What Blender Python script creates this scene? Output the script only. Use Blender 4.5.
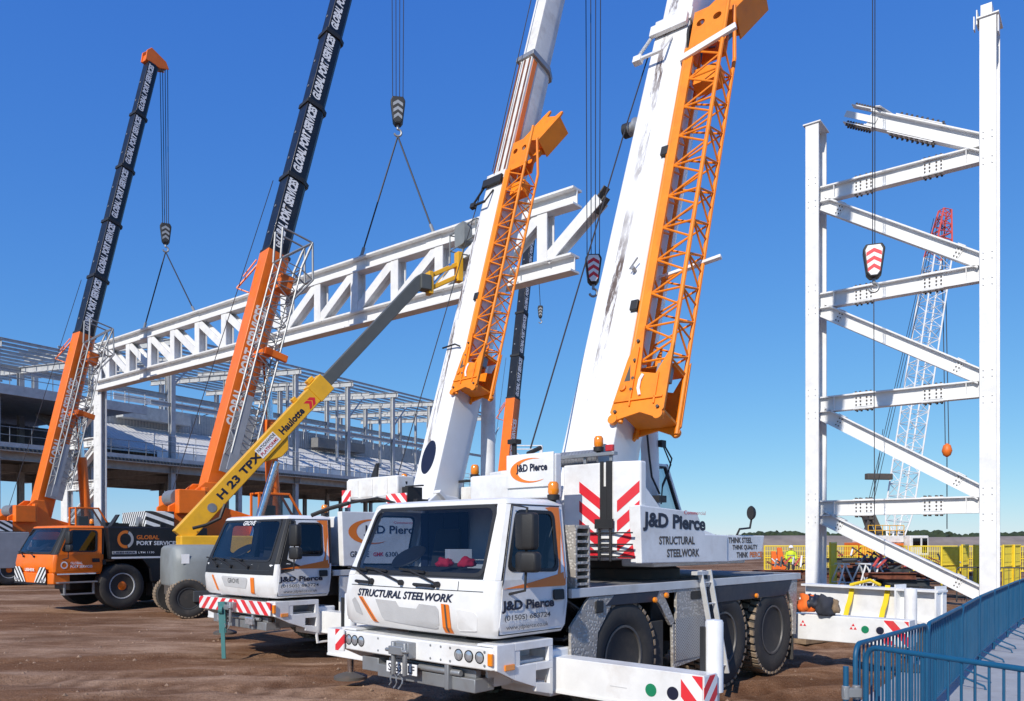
import bpy, bmesh, math, random
from mathutils import Matrix, Vector, noise
R = math.radians
random.seed(11)
scene = bpy.context.scene
for o in list(bpy.data.objects):
    bpy.data.objects.remove(o)
col = scene.collection

# ------------------------------------------------------------------ camera
cam_data = bpy.data.cameras.new('camera')
cam = bpy.data.objects.new('camera', cam_data)
col.objects.link(cam)
cam.location = (0, 0, 2.05)
cam.rotation_euler = (R(90), 0, 0)
cam_data.sensor_width = 36
cam_data.lens = 28.125
cam_data.shift_y = 0.186
cam_data.clip_start = 0.1
cam_data.clip_end = 6000
scene.camera = cam

# ------------------------------------------------------------------ light
SUN_EL = R(36)
SUN_AZ = math.atan2(-0.48, -0.88)          # compass style, clockwise from +Y
world = bpy.data.worlds.new('World')
scene.world = world
world.use_nodes = True
wn = world.node_tree
for n in list(wn.nodes):
    wn.nodes.remove(n)
sky = wn.nodes.new('ShaderNodeTexSky')
sky.sky_type = 'NISHITA'
sky.sun_disc = False
sky.sun_elevation = SUN_EL
sky.sun_rotation = SUN_AZ
sky.altitude = 0
sky.air_density = 1.0
sky.dust_density = 0.0
sky.ozone_density = 6.0
bg = wn.nodes.new('ShaderNodeBackground')
bg.inputs['Strength'].default_value = 0.15
wo = wn.nodes.new('ShaderNodeOutputWorld')
# film-like response of the blue sky: one power curve per channel
sep = wn.nodes.new('ShaderNodeSeparateColor')
cmb = wn.nodes.new('ShaderNodeCombineColor')
wn.links.new(sky.outputs[0], sep.inputs[0])
for ch, (pw, mu) in enumerate(((1.0, .365), (.758, .745), (.332, 2.24))):
    p_ = wn.nodes.new('ShaderNodeMath'); p_.operation = 'POWER'; p_.inputs[1].default_value = pw
    m_ = wn.nodes.new('ShaderNodeMath'); m_.operation = 'MULTIPLY'; m_.inputs[1].default_value = mu
    wn.links.new(sep.outputs[ch], p_.inputs[0]); wn.links.new(p_.outputs[0], m_.inputs[0]); wn.links.new(m_.outputs[0], cmb.inputs[ch])
wn.links.new(cmb.outputs[0], bg.inputs[0])
wn.links.new(bg.outputs[0], wo.inputs[0])
sun_data = bpy.data.lights.new('sun', 'SUN')
sun_data.energy = 3.4
sun_data.angle = R(0.5)
sun_data.color = (1.0, 0.94, 0.84)
sun = bpy.data.objects.new('sun', sun_data)
col.objects.link(sun)
sd = Vector((math.sin(SUN_AZ) * math.cos(SUN_EL), math.cos(SUN_AZ) * math.cos(SUN_EL), math.sin(SUN_EL)))
sun.rotation_euler = sd.to_track_quat('Z', 'Y').to_euler()
sun.location = (-20, -20, 40)
vs = scene.view_settings
vs.view_transform = 'Standard'
vs.look = 'None'
vs.exposure = 0.38
vs.gamma = 1
vs.use_curve_mapping = False

# ------------------------------------------------------------------ materials
def nmat(name):
    m = bpy.data.materials.new(name)
    m.use_nodes = True
    nt = m.node_tree
    b = nt.nodes['Principled BSDF']
    return m, nt, b

def node(nt, t, **kw):
    n = nt.nodes.new(t)
    for k, v in kw.items():
        setattr(n, k, v)
    return n

def mixc(nt, fac, a, b, blend='MIX'):
    n = nt.nodes.new('ShaderNodeMix')
    n.data_type = 'RGBA'
    n.blend_type = blend
    for sock, val in ((n.inputs[0], fac), (n.inputs[6], a), (n.inputs[7], b)):
        if isinstance(val, (int, float)):
            sock.default_value = val
        elif isinstance(val, tuple):
            sock.default_value = (*val[:3], 1)
        else:
            nt.links.new(val, sock)
    return n.outputs[2]

def ramp(nt, src, a, b):
    n = nt.nodes.new('ShaderNodeMapRange')
    n.inputs['From Min'].default_value = a
    n.inputs['From Max'].default_value = b
    nt.links.new(src, n.inputs['Value'])
    return n.outputs[0]

def mathn(nt, op, a, b=None):
    n = nt.nodes.new('ShaderNodeMath')
    n.operation = op
    for i, v in enumerate((a, b)):
        if v is None:
            continue
        if isinstance(v, (int, float)):
            n.inputs[i].default_value = v
        else:
            nt.links.new(v, n.inputs[i])
    return n.outputs[0]

def noi(nt, co, scale, detail=5, rough=.6, stretch=None):
    if stretch:
        mp = nt.nodes.new('ShaderNodeMapping')
        mp.inputs['Scale'].default_value = stretch
        nt.links.new(co, mp.inputs[0])
        co = mp.outputs[0]
    n = nt.nodes.new('ShaderNodeTexNoise')
    n.inputs['Scale'].default_value = scale
    n.inputs['Detail'].default_value = detail
    n.inputs['Roughness'].default_value = rough
    nt.links.new(co, n.inputs['Vector'])
    return n.outputs['Fac']

def bump(nt, b, h, strength=.3, dist=.02):
    n = nt.nodes.new('ShaderNodeBump')
    n.inputs['Strength'].default_value = strength
    n.inputs['Distance'].default_value = dist
    nt.links.new(h, n.inputs['Height'])
    nt.links.new(n.outputs[0], b.inputs['Normal'])

def mat(name, c, rough=.5, metal=0, var=.06, vs_=2.5, dirt=None, damt=.5, dscale=1.6, dlo=.52, dhi=.75, stretch=None,
        bmp=0, bscale=60, coat=0, tone=None):
    m, nt, b = nmat(name)
    co = node(nt, 'ShaderNodeTexCoord').outputs['Object']
    f = noi(nt, co, vs_)
    lo = tuple(max(0, x * (1 - var * 2)) for x in c)
    hi = tuple(min(1, x * (1 + var)) for x in c)
    out = mixc(nt, ramp(nt, f, .3, .7), lo, hi)
    if dirt:
        d = noi(nt, co, dscale, 8, .65, stretch)
        k = mathn(nt, 'MULTIPLY', ramp(nt, d, dlo, dhi), damt)
        out = mixc(nt, k, out, dirt)
    nt.links.new(out, b.inputs['Base Color'])
    b.inputs['Roughness'].default_value = rough
    b.inputs['Metallic'].default_value = metal
    b.inputs['Coat Weight'].default_value = coat
    b.inputs['Coat Roughness'].default_value = .12
    rn = noi(nt, co, vs_ * 4)
    rr = nt.nodes.new('ShaderNodeMapRange')
    rr.inputs['To Min'].default_value = max(.02, rough - .1)
    rr.inputs['To Max'].default_value = min(1, rough + .14)
    nt.links.new(rn, rr.inputs['Value'])
    nt.links.new(rr.outputs[0], b.inputs['Roughness'])
    if bmp:
        bump(nt, b, noi(nt, co, bscale), bmp, .01)
    return m

def stripes(name, ca, cb, d, period, duty=.5, rough=.45, d2=None):
    m, nt, b = nmat(name)
    co = node(nt, 'ShaderNodeTexCoord').outputs['Object']
    dp = nt.nodes.new('ShaderNodeVectorMath')
    dp.operation = 'DOT_PRODUCT'
    nt.links.new(co, dp.inputs[0])
    dp.inputs[1].default_value = d
    v = mathn(nt, 'FRACT', mathn(nt, 'DIVIDE', dp.outputs['Value'], period))
    g = mathn(nt, 'GREATER_THAN', v, duty)
    out = mixc(nt, g, ca, cb)
    k = mathn(nt, 'MULTIPLY', ramp(nt, noi(nt, co, 2.2, 8), .5, .8), .4)
    out = mixc(nt, k, out, (.25, .18, .13))
    nt.links.new(out, b.inputs['Base Color'])
    b.inputs['Roughness'].default_value = rough
    return m

MUD = (.17, .11, .075)
M = {}
M['white'] = mat('white_paint', (.80, .80, .79), .38, dirt=(.42, .34, .27), damt=.5, dscale=1.9, dlo=.50, dhi=.82, coat=.25)
M['white_dirty'] = mat('dirty_white_paint', (.76, .75, .72), .45, dirt=(.36, .28, .21), damt=.55, dscale=2.3, dlo=.48, dhi=.78)
M['steelwhite'] = mat('white_primer_steel', (.80, .80, .79), .5, dirt=(.55, .54, .52), damt=.35, dscale=1.1)
M['orange'] = mat('orange_paint', (.88, .175, .006), .45, dirt=(.4, .12, .03), damt=.3, coat=.08)
M['jib_orange'] = mat('orange_jib_paint', (.90, .25, .004), .5, dirt=(.50, .09, .008), damt=.4, dscale=3)
M['logo_orange'] = mat('orange_decal', (.80, .20, .02), .4, var=.02)
M['black'] = mat('black_paint', (.007, .008, .012), .42, coat=.1, var=.2, dirt=(.08, .07, .06), damt=.25)
M['plastic'] = mat('black_plastic', (.018, .018, .019), .55, bmp=.15)
M['dark'] = mat('dark_underframe', (.085, .075, .066), .7, dirt=MUD, damt=.6, dscale=4)
M['rubber'] = mat('tyre_rubber', (.036, .034, .032), .8, dirt=(.10, .08, .065), damt=.5, dscale=5, bmp=.2)
M['tread'] = mat('muddy_tread', (.32, .24, .165), .9, var=.25, vs_=9, dirt=(.12, .09, .065), damt=.6, dscale=7, bmp=.5)
M['rim'] = mat('dark_rim', (.105, .10, .095), .5, .2, dirt=MUD, damt=.4, dscale=5)
M['rimgrey'] = mat('grey_rim', (.50, .51, .52), .45, .1, dirt=MUD, damt=.35, dscale=5)
M['alu'] = mat('aluminium_edge', (.66, .66, .65), .42, .3, dirt=(.3, .25, .2), damt=.4)
M['steel'] = mat('grey_steel', (.33, .34, .35), .45, .55, dirt=(.2, .14, .1), damt=.4, dscale=4)
M['chrome'] = mat('chrome_rod', (.75, .75, .76), .12, 1, var=.02)
M['decksurf'] = mat('walkway_surface', (.16, .155, .15), .8, dirt=MUD, damt=.6, dscale=3, bmp=.4, bscale=120)
M['red'] = mat('red_decal', (.70, .022, .035), .4, var=.04)
M['navy'] = mat('navy_lettering', (.012, .014, .035), .4, var=.02)
M['whitetext'] = mat('white_lettering', (.84, .84, .84), .45, var=.02)
M['greydecal'] = mat('grey_grille', (.52, .52, .52), .55, bmp=.5, bscale=160)
M['amber'] = mat('amber_lens', (.85, .25, .01), .15, coat=.6, var=.03)
M['redlens'] = mat('red_lens', (.5, .02, .02), .2, coat=.5, var=.03)
M['lamp'] = mat('headlamp_lens', (.55, .58, .62), .08, .6, var=.15, vs_=20)
M['fender'] = mat('navy_mudguard', (.016, .020, .036), .45, dirt=(.1, .08, .06), damt=.4)
M['yellow'] = mat('yellow_paint', (.82, .43, .015), .4, dirt=(.35, .2, .05), damt=.3, coat=.2)
M['greyhood'] = mat('grey_hood', (.24, .26, .26), .5, dirt=(.1, .09, .08), damt=.4)
M['greyboom'] = mat('grey_boom', (.115, .12, .112), .45, .2, dirt=(.1, .1, .1), damt=.3)
M['silver'] = mat('silver_lattice', (.27, .28, .29), .45, .3)
M['silverpaint'] = mat('silver_body', (.36, .37, .39), .4, .2)
M['galv'] = mat('galvanised_steel', (.50, .51, .51), .55, .05, var=.1)
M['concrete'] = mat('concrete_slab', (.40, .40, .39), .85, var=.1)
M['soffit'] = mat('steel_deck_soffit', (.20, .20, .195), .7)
M['clad'] = mat('light_cladding', (.66, .65, .62), .5, dirt=(.42, .42, .41), damt=.6, dscale=.15, dlo=.45, dhi=.6)
M['rope'] = mat('wire_rope', (.05, .05, .055), .55, .5)
M['barrier'] = mat('blue_barrier_paint', (.006, .085, .18), .45, dirt=(.10, .15, .2), damt=.2)
M['yfence'] = mat('yellow_fence_paint', (.86, .62, .03), .5)
M['dgrey'] = mat('dark_grey_paint', (.05, .055, .06), .5)
M['rust'] = mat('rusty_steel', (.20, .065, .035), .85, var=.3, vs_=4, dirt=(.07, .035, .025), damt=.7, dscale=3)
M['timber'] = mat('timber', (.26, .18, .11), .85, var=.2, vs_=8)
M['strap'] = mat('yellow_webbing', (.88, .62, .02), .8)
M['hivis'] = mat('hi_vis_yellow', (.62, .75, .03), .8)
M['hivisorange'] = mat('hi_vis_orange', (.85, .16, .02), .8)
M['skin'] = mat('skin', (.55, .33, .24), .6)
M['cloth'] = mat('dark_cloth', (.03, .033, .045), .9)
M['interior'] = mat('cab_interior', (.035, .037, .042), .8)
M['curtain'] = mat('cab_curtain', (.02, .03, .07), .9)
M['seat'] = mat('cab_seat', (.05, .05, .055), .85)
M['redglove'] = mat('red_glove', (.75, .015, .05), .7)
M['teal'] = mat('teal_webbing', (.06, .20, .20), .8)
M['craneorange'] = mat('crawler_orange', (.80, .17, .015), .5, dirt=(.3, .1, .04), damt=.4)
M['redlattice'] = mat('red_lattice_paint', (.62, .09, .07), .5)
M['olivefence'] = mat('yellow_mesh', (.86, .68, .05), .6)
M['stripe_rw'] = stripes('red_white_stripes_front', (.72, .03, .04), (.8, .8, .79), (0, 1, 1), .20, .5)
M['stripe_rw_x'] = stripes('red_white_stripes_end', (.72, .03, .04), (.8, .8, .79), (0, 1, -.9), .30, .5)
M['stripe_bw'] = stripes('black_white_stripes', (.02, .02, .02), (.8, .8, .79), (0.4, .7, .7), .17, .5)
M['stripe_yb'] = stripes('yellow_black_stripes', (.02, .02, .02), (.8, .6, .02), (1, 1, 0), .12, .5)

def glass(name, tint, fr=.10):
    m, nt, b = nmat(name)
    nt.nodes.remove(b)
    out = nt.nodes['Material Output']
    t = nt.nodes.new('ShaderNodeBsdfTransparent')
    t.inputs[0].default_value = (*tint, 1)
    g = nt.nodes.new('ShaderNodeBsdfGlossy')
    g.inputs['Roughness'].default_value = .015
    lw = nt.nodes.new('ShaderNodeLayerWeight')
    ad = mathn(nt, 'ADD', mathn(nt, 'MULTIPLY', mathn(nt, 'POWER', lw.outputs['Facing'], 4), .8), fr)
    mx = nt.nodes.new('ShaderNodeMixShader')
    nt.links.new(ad, mx.inputs[0])
    nt.links.new(t.outputs[0], mx.inputs[1])
    nt.links.new(g.outputs[0], mx.inputs[2])
    nt.links.new(mx.outputs[0], out.inputs[0])
    return m
M['glass'] = glass('tinted_cab_glass', (.50, .55, .62), .05)
M['darkglass'] = glass('dark_tinted_glass', (.10, .12, .15), .06)
M['clearglass'] = glass('clear_cab_glass', (.78, .84, .88), .02)

def chequer():
    m, nt, b = nmat('chequer_plate')
    co = node(nt, 'ShaderNodeTexCoord').outputs['Object']
    mp = nt.nodes.new('ShaderNodeMapping')
    mp.inputs['Rotation'].default_value = (R(45), R(45), 0)
    nt.links.new(co, mp.inputs[0])
    ck = nt.nodes.new('ShaderNodeTexVoronoi')
    ck.inputs['Scale'].default_value = 26
    nt.links.new(mp.outputs[0], ck.inputs['Vector'])
    h = ramp(nt, ck.outputs['Distance'], .3, .5)
    c = mixc(nt, h, (.50, .48, .45), (.36, .34, .31))
    k = mathn(nt, 'MULTIPLY', ramp(nt, noi(nt, co, 3, 8), .45, .75), .6)
    c = mixc(nt, k, c, (.22, .16, .12))
    nt.links.new(c, b.inputs['Base Color'])
    b.inputs['Metallic'].default_value = .1
    b.inputs['Roughness'].default_value = .45
    bump(nt, b, h, .6, .01)
    return m
M['chequer'] = chequer()

def boompaint():
    m, nt, b = nmat('greasy_white_boom_paint')
    co = node(nt, 'ShaderNodeTexCoord').outputs['Object']
    sp = nt.nodes.new('ShaderNodeSeparateXYZ')
    nt.links.new(co, sp.inputs[0])
    yy = mathn(nt, 'SUBTRACT', sp.outputs['Y'], mathn(nt, 'MULTIPLY', mathn(nt, 'SUBTRACT', sp.outputs['X'], 3.07), .0875))
    dy = mathn(nt, 'ABSOLUTE', mathn(nt, 'SUBTRACT', yy, .09))
    band = mathn(nt, 'LESS_THAN', dy, .075)
    d = noi(nt, co, 3.2, 10, .75, (1, 3.2, .45))
    big = noi(nt, co, .45, 3)
    k = mathn(nt, 'MULTIPLY', ramp(nt, d, .46, .55), band)
    k = mathn(nt, 'MULTIPLY', k, ramp(nt, big, .38, .52))
    base = mixc(nt, ramp(nt, noi(nt, co, 1.5, 6), .35, .75), (.76, .75, .74), (.82, .82, .81))
    soft = mathn(nt, 'MULTIPLY', ramp(nt, noi(nt, co, 1.2, 8, .7, (1, 3, .5)), .55, .85), .35)
    base = mixc(nt, soft, base, (.55, .47, .42))
    out = mixc(nt, mathn(nt, 'MULTIPLY', k, .95), base, (.10, .06, .035))
    nt.links.new(out, b.inputs['Base Color'])
    b.inputs['Roughness'].default_value = .38
    b.inputs['Coat Weight'].default_value = .3
    return m
M['boom'] = boompaint()

def perforated():
    m, nt, b = nmat('perforated_plate')
    co = node(nt, 'ShaderNodeTexCoord').outputs['Object']
    sp = nt.nodes.new('ShaderNodeSeparateXYZ')
    nt.links.new(co, sp.inputs[0])
    a = mathn(nt, 'SINE', mathn(nt, 'MULTIPLY', sp.outputs['X'], 150))
    c = mathn(nt, 'SINE', mathn(nt, 'MULTIPLY', sp.outputs['Z'], 150))
    h = mathn(nt, 'MULTIPLY', a, c)
    g = ramp(nt, h, .1, .4)
    out = mixc(nt, g, (.46, .45, .43), (.10, .095, .09))
    k = mathn(nt, 'MULTIPLY', ramp(nt, noi(nt, co, 3, 8), .45, .75), .5)
    out = mixc(nt, k, out, (.22, .16, .12))
    nt.links.new(out, b.inputs['Base Color'])
    b.inputs['Roughness'].default_value = .5
    b.inputs['Metallic'].default_value = .1
    return m
M['perf'] = perforated()

# ------------------------------------------------------------------ mesh helpers
class MB:
    def __init__(s, M_=None):
        s.v = []
        s.f = []
        s.M = M_ or Matrix.Identity(4)
    def add(s, vs_, fs):
        b = len(s.v)
        s.v += [tuple(s.M @ Vector(p)) for p in vs_]
        s.f += [tuple(b + i for i in f) for f in fs]
        return s
    def box(s, x0, x1, y0, y1, z0, z1):
        return s.add([(x0, y0, z0), (x1, y0, z0), (x1, y1, z0), (x0, y1, z0), (x0, y0, z1), (x1, y0, z1), (x1, y1, z1), (x0, y1, z1)],
                     [(0, 3, 2, 1), (4, 5, 6, 7), (0, 1, 5, 4), (1, 2, 6, 5), (2, 3, 7, 6), (3, 0, 4, 7)])
    def loft(s, loops, cap=True, closed=True):
        n = len(loops[0])
        vs_ = [p for l in loops for p in l]
        fs = []
        for i in range(len(loops) - 1):
            for j in range(n if closed else n - 1):
                k = (j + 1) % n
                fs.append((i * n + j, i * n + k, (i + 1) * n + k, (i + 1) * n + j))
        if cap:
            fs.append(tuple(range(n))[::-1])
            fs.append(tuple((len(loops) - 1) * n + j for j in range(n)))
        return s.add(vs_, fs)
    def prism(s, pts, axis, a0, a1):
        f = {'x': lambda p, a: (a, p[0], p[1]), 'y': lambda p, a: (p[0], a, p[1]), 'z': lambda p, a: (p[0], p[1], a)}[axis]
        return s.loft([[f(p, a0) for p in pts], [f(p, a1) for p in pts]])
    def sheet(s, pts):
        return s.add(pts, [tuple(range(len(pts)))])
    def tube(s, p0, p1, r, n=8, r1=None, cap=True):
        p0 = Vector(p0); p1 = Vector(p1)
        d = (p1 - p0).normalized()
        a = d.orthogonal().normalized()
        b = d.cross(a)
        r1 = r if r1 is None else r1
        l0 = [p0 + (a * math.cos(2 * math.pi * i / n) + b * math.sin(2 * math.pi * i / n)) * r for i in range(n)]
        l1 = [p1 + (a * math.cos(2 * math.pi * i / n) + b * math.sin(2 * math.pi * i / n)) * r1 for i in range(n)]
        return s.loft([l0, l1], cap)
    def path(s, pts, r, n=8):
        pts = [Vector(p) for p in pts]
        loops = []
        a = None
        for i, p in enumerate(pts):
            d = (pts[min(i + 1, len(pts) - 1)] - pts[max(i - 1, 0)]).normalized()
            if a is None:
                a = d.orthogonal().normalized()
            a = (a - d * a.dot(d)).normalized()
            b = d.cross(a)
            loops.append([p + (a * math.cos(2 * math.pi * k / n) + b * math.sin(2 * math.pi * k / n)) * r for k in range(n)])
        return s.loft(loops)
    def bar(s, p0, p1, w, h, up=(0, 0, 1), ext=0):
        p0 = Vector(p0); p1 = Vector(p1)
        d = (p1 - p0).normalized()
        p0 = p0 - d * ext; p1 = p1 + d * ext
        up = Vector(up)
        sd_ = d.cross(up)
        if sd_.length < 1e-4:
            sd_ = d.cross(Vector((1, 0, 0)))
        sd_.normalize()
        u = sd_.cross(d).normalized()
        o = [(-w / 2, -h / 2), (w / 2, -h / 2), (w / 2, h / 2), (-w / 2, h / 2)]
        return s.loft([[p + sd_ * a + u * b for a, b in o] for p in (p0, p1)])
    def ibeam(s, p0, p1, b, d, t=.03, up=(0, 0, 1)):
        """I section: depth d along up, flange width b"""
        p0 = Vector(p0); p1 = Vector(p1)
        dr = (p1 - p0).normalized()
        up = Vector(up)
        sv = dr.cross(up).normalized()
        u = sv.cross(dr).normalized()
        w = t * .6
        o = [(-b / 2, -d / 2), (b / 2, -d / 2), (b / 2, -d / 2 + t), (w / 2, -d / 2 + t), (w / 2, d / 2 - t), (b / 2, d / 2 - t),
             (b / 2, d / 2), (-b / 2, d / 2), (-b / 2, d / 2 - t), (-w / 2, d / 2 - t), (-w / 2, -d / 2 + t), (-b / 2, -d / 2 + t)]
        return s.loft([[p + sv * a + u * c for a, c in o] for p in (p0, p1)])
    def lathe(s, prof, c, axis='y', n=32, d=None):
        """prof: (radius, along)"""
        c = Vector(c)
        if d is None:
            d = {'x': Vector((1, 0, 0)), 'y': Vector((0, 1, 0)), 'z': Vector((0, 0, 1))}[axis]
        a = d.orthogonal().normalized()
        b = d.cross(a)
        loops = [[c + d * h + (a * math.cos(2 * math.pi * i / n) + b * math.sin(2 * math.pi * i / n)) * max(r, 1e-4) for i in range(n)] for r, h in prof]
        return s.loft(loops, True)
    def ring(s, outer, inner, fmap, t):
        """plate with a hole: outer / inner outlines with equal counts in 2D, fmap(p, off)"""
        n = len(outer)
        vs_ = [fmap(p, 0) for p in outer] + [fmap(p, 0) for p in inner] + [fmap(p, t) for p in outer] + [fmap(p, t) for p in inner]
        fs = []
        for i in range(n):
            j = (i + 1) % n
            fs += [(i, j, n + j, n + i), (2 * n + i, 3 * n + i, 3 * n + j, 2 * n + j),
                   (i, 2 * n + i, 2 * n + j, j), (n + i, n + j, 3 * n + j, 3 * n + i)]
        return s.add(vs_, fs)
    def plate(s, pts, fmap, t):
        return s.loft([[fmap(p, 0) for p in pts], [fmap(p, t) for p in pts]])

def rpoly(pts, r, n=4):
    """round the corners of a 2D polygon"""
    out = []
    N = len(pts)
    for i in range(N):
        p = Vector(pts[i]); a = Vector(pts[i - 1]); b = Vector(pts[(i + 1) % N])
        da = (a - p); db = (b - p)
        k = min(r, da.length * .45, db.length * .45)
        q0 = p + da.normalized() * k; q1 = p + db.normalized() * k
        for j in range(n + 1):
            t = j / n
            out.append(tuple((1 - t) ** 2 * q0 + 2 * t * (1 - t) * p + t * t * q1))
    return out

def build(name, mb, m, parent=None, smooth=32, bevel=0, seg=2):
    me = bpy.data.meshes.new(name)
    me.from_pydata(mb.v, [], mb.f)
    bm = bmesh.new()
    bm.from_mesh(me)
    bmesh.ops.recalc_face_normals(bm, faces=bm.faces)
    bm.to_mesh(me)
    bm.free()
    if smooth:
        me.polygons.foreach_set('use_smooth', [True] * len(me.polygons))
        me.set_sharp_from_angle(angle=R(smooth))
    me.materials.append(M[m] if isinstance(m, str) else m)
    o = bpy.data.objects.new(name, me)
    col.objects.link(o)
    if parent is not None:
        o.parent = parent
    if bevel:
        b = o.modifiers.new('bevel', 'BEVEL')
        b.width = bevel
        b.segments = seg
        b.limit_method = 'ANGLE'
        b.angle_limit = R(35)
    return o

def tag(o, label, cat, group=None, kind=None):
    if label: o['label'] = label
    if cat: o['category'] = cat
    if group: o['group'] = group
    if kind: o['kind'] = kind
    return o

def thing(name, label, cat, loc=(0, 0, 0), rz=0, group=None):
    o = bpy.data.objects.new(name, None)
    o.empty_display_size = .3
    col.objects.link(o)
    o.location = loc
    o.rotation_euler = (0, 0, rz)
    return tag(o, label, cat, group)

def copy_tree(o, parent=None):
    c = o.copy()
    col.objects.link(c)
    c.parent = parent
    for ch in list(o.children):
        copy_tree(ch, c)
    return c

_deps = bpy.context.evaluated_depsgraph_get
def text(s, w, h, m, parent, o, xd, yd, align='L', bold=0.0, shear=0, ext=.0015, name='lettering'):
    """lettering fitted to width w and height h, its lower left (or centre) at o"""
    cu = bpy.data.curves.new('t', 'FONT')
    cu.body = s
    cu.size = 1
    cu.offset = bold
    cu.extrude = 0
    cu.shear = shear
    cu.resolution_u = 3
    ob = bpy.data.objects.new('t', cu)
    col.objects.link(ob)
    bpy.context.view_layer.update()
    me = bpy.data.meshes.new_from_object(ob.evaluated_get(_deps()))
    bpy.data.objects.remove(ob)
    bpy.data.curves.remove(cu)
    xs = [v.co.x for v in me.vertices]; ys = [v.co.y for v in me.vertices]
    x0, x1, y0, y1 = min(xs), max(xs), min(ys), max(ys)
    if '(' in s or 'g' in s or 'p' in s:
        pass
    sx = w / (x1 - x0); sy = h / (y1 - y0)
    xd = Vector(xd).normalized(); yd = Vector(yd).normalized(); o = Vector(o)
    nn = xd.cross(yd).normalized()
    for v in me.vertices:
        a = (v.co.x - x0) * sx; b = (v.co.y - y0) * sy
        if align == 'C':
            a -= w / 2; b -= h / 2
        v.co = o + xd * a + yd * b + nn * ext
    me.materials.clear()
    me.materials.append(M[m])
    me.name = name
    ob = bpy.data.objects.new(name, me)
    col.objects.link(ob)
    if parent is not None:
        ob.parent = parent
    return ob

def lattice(mb, p0, p1, a, b, nb, rc, rb, taper=None, n=6):
    """four-chord lattice from p0 to p1; a, b are the section side vectors, taper(t)->scale"""
    p0 = Vector(p0); p1 = Vector(p1); a = Vector(a); b = Vector(b)
    taper = taper or (lambda t: 1)
    def cs(t):
        c = p0.lerp(p1, t); k = taper(t)
        return [c - a * k / 2 - b * k / 2, c + a * k / 2 - b * k / 2, c + a * k / 2 + b * k / 2, c - a * k / 2 + b * k / 2]
    prev = cs(0)
    for i in range(nb):
        cur = cs((i + 1) / nb)
        for k in range(4):
            mb.tube(prev[k], cur[k], rc, n)
            q = (k + 1) % 4
            if i % 2 == 0:
                mb.tube(prev[k], cur[q], rb, 5, cap=False)
            else:
                mb.tube(prev[q], cur[k], rb, 5, cap=False)
            mb.tube(cur[k], cur[q], rb, 5, cap=False)
        prev = cur
    return mb

def swoosh(mb, cx, cz, a, b, fmap, t):
    """crescent that starts thick at the left and runs out thin at both tips"""
    outer = []; inner = []
    N = 22
    for i in range(N + 1):
        th = R(62) + R(250) * i / N
        k = math.sin(math.pi * i / N) ** .8
        outer.append((cx + a * math.cos(th), cz + b * math.sin(th)))
        inner.append((cx + a * (1 - .30 * k) * math.cos(th) + .05 * a * k, cz + b * (1 - .22 * k) * math.sin(th)))
    vs_ = [fmap(p, t) for p in outer + inner]
    mb.add(vs_, [(i, i + 1, N + 1 + i + 1, N + 1 + i) for i in range(N)])
    return mb
# ------------------------------------------------------------------ truck cab shared by the cranes
LV = [(1.08, .05, 1.05, .10, 1.20, 1.08), (1.16, 0, 1.08, .05, 1.25, 1.09), (1.40, -.02, 1.09, .04, 1.26, 1.12),
      (1.66, .02, 1.09, .07, 1.24, 1.14), (2.44, .33, 1.0, .37, 1.10, 1.22), (2.50, .40, .93, .46, 1.02, 1.19)]

def lerp(a, b, t): return a + (b - a) * t

def level(z):
    for a, b in zip(LV, LV[1:]):
        if z <= b[0]:
            t = max(0, (z - a[0]) / (b[0] - a[0]))
            return tuple(lerp(p, q, t) for p, q in zip(a, b))
    return LV[-1]

def plan(lv, sx, inset=0):
    z, x0, hf, xs, hs, xr = lv
    hf -= inset; hs -= inset; x0 += inset; xr -= inset
    half = [(xr, -hs), (xs + .02, -hs), (lerp(x0, xs, .45), -lerp(hf, hs, .72)), (x0 + .004, -hf), (x0 - .03, -hf * .5)]
    pts = half + [(x0 - .04, 0)] + [(x, -y) for x, y in half[::-1]]
    return [(x * sx, y, z) for x, y in pts]

def front_map(sx, off=.0):
    """point (y, z) on the cab's nose, a little proud of it"""
    def f(p, t):
        y, z = p
        lv = level(z)
        k = min(1, abs(y) / lv[2])
        bow = lerp(-.04, -.03, k / .5) if k < .5 else lerp(-.03, .004, (k - .5) / .5)
        x = lv[1] + bow
        if abs(y) > lv[2]:
            x = lerp(lv[1], lv[3], (abs(y) - lv[2]) / max(.01, lv[4] - lv[2]) * .62)
        return (x * sx - off - t, y, z)
    return f

def side_map(sx, off, sgn=-1):
    def f(p, t):
        x, z = p
        return (x * sx, sgn * (level(z)[4] + off + t), z)
    return f

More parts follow.
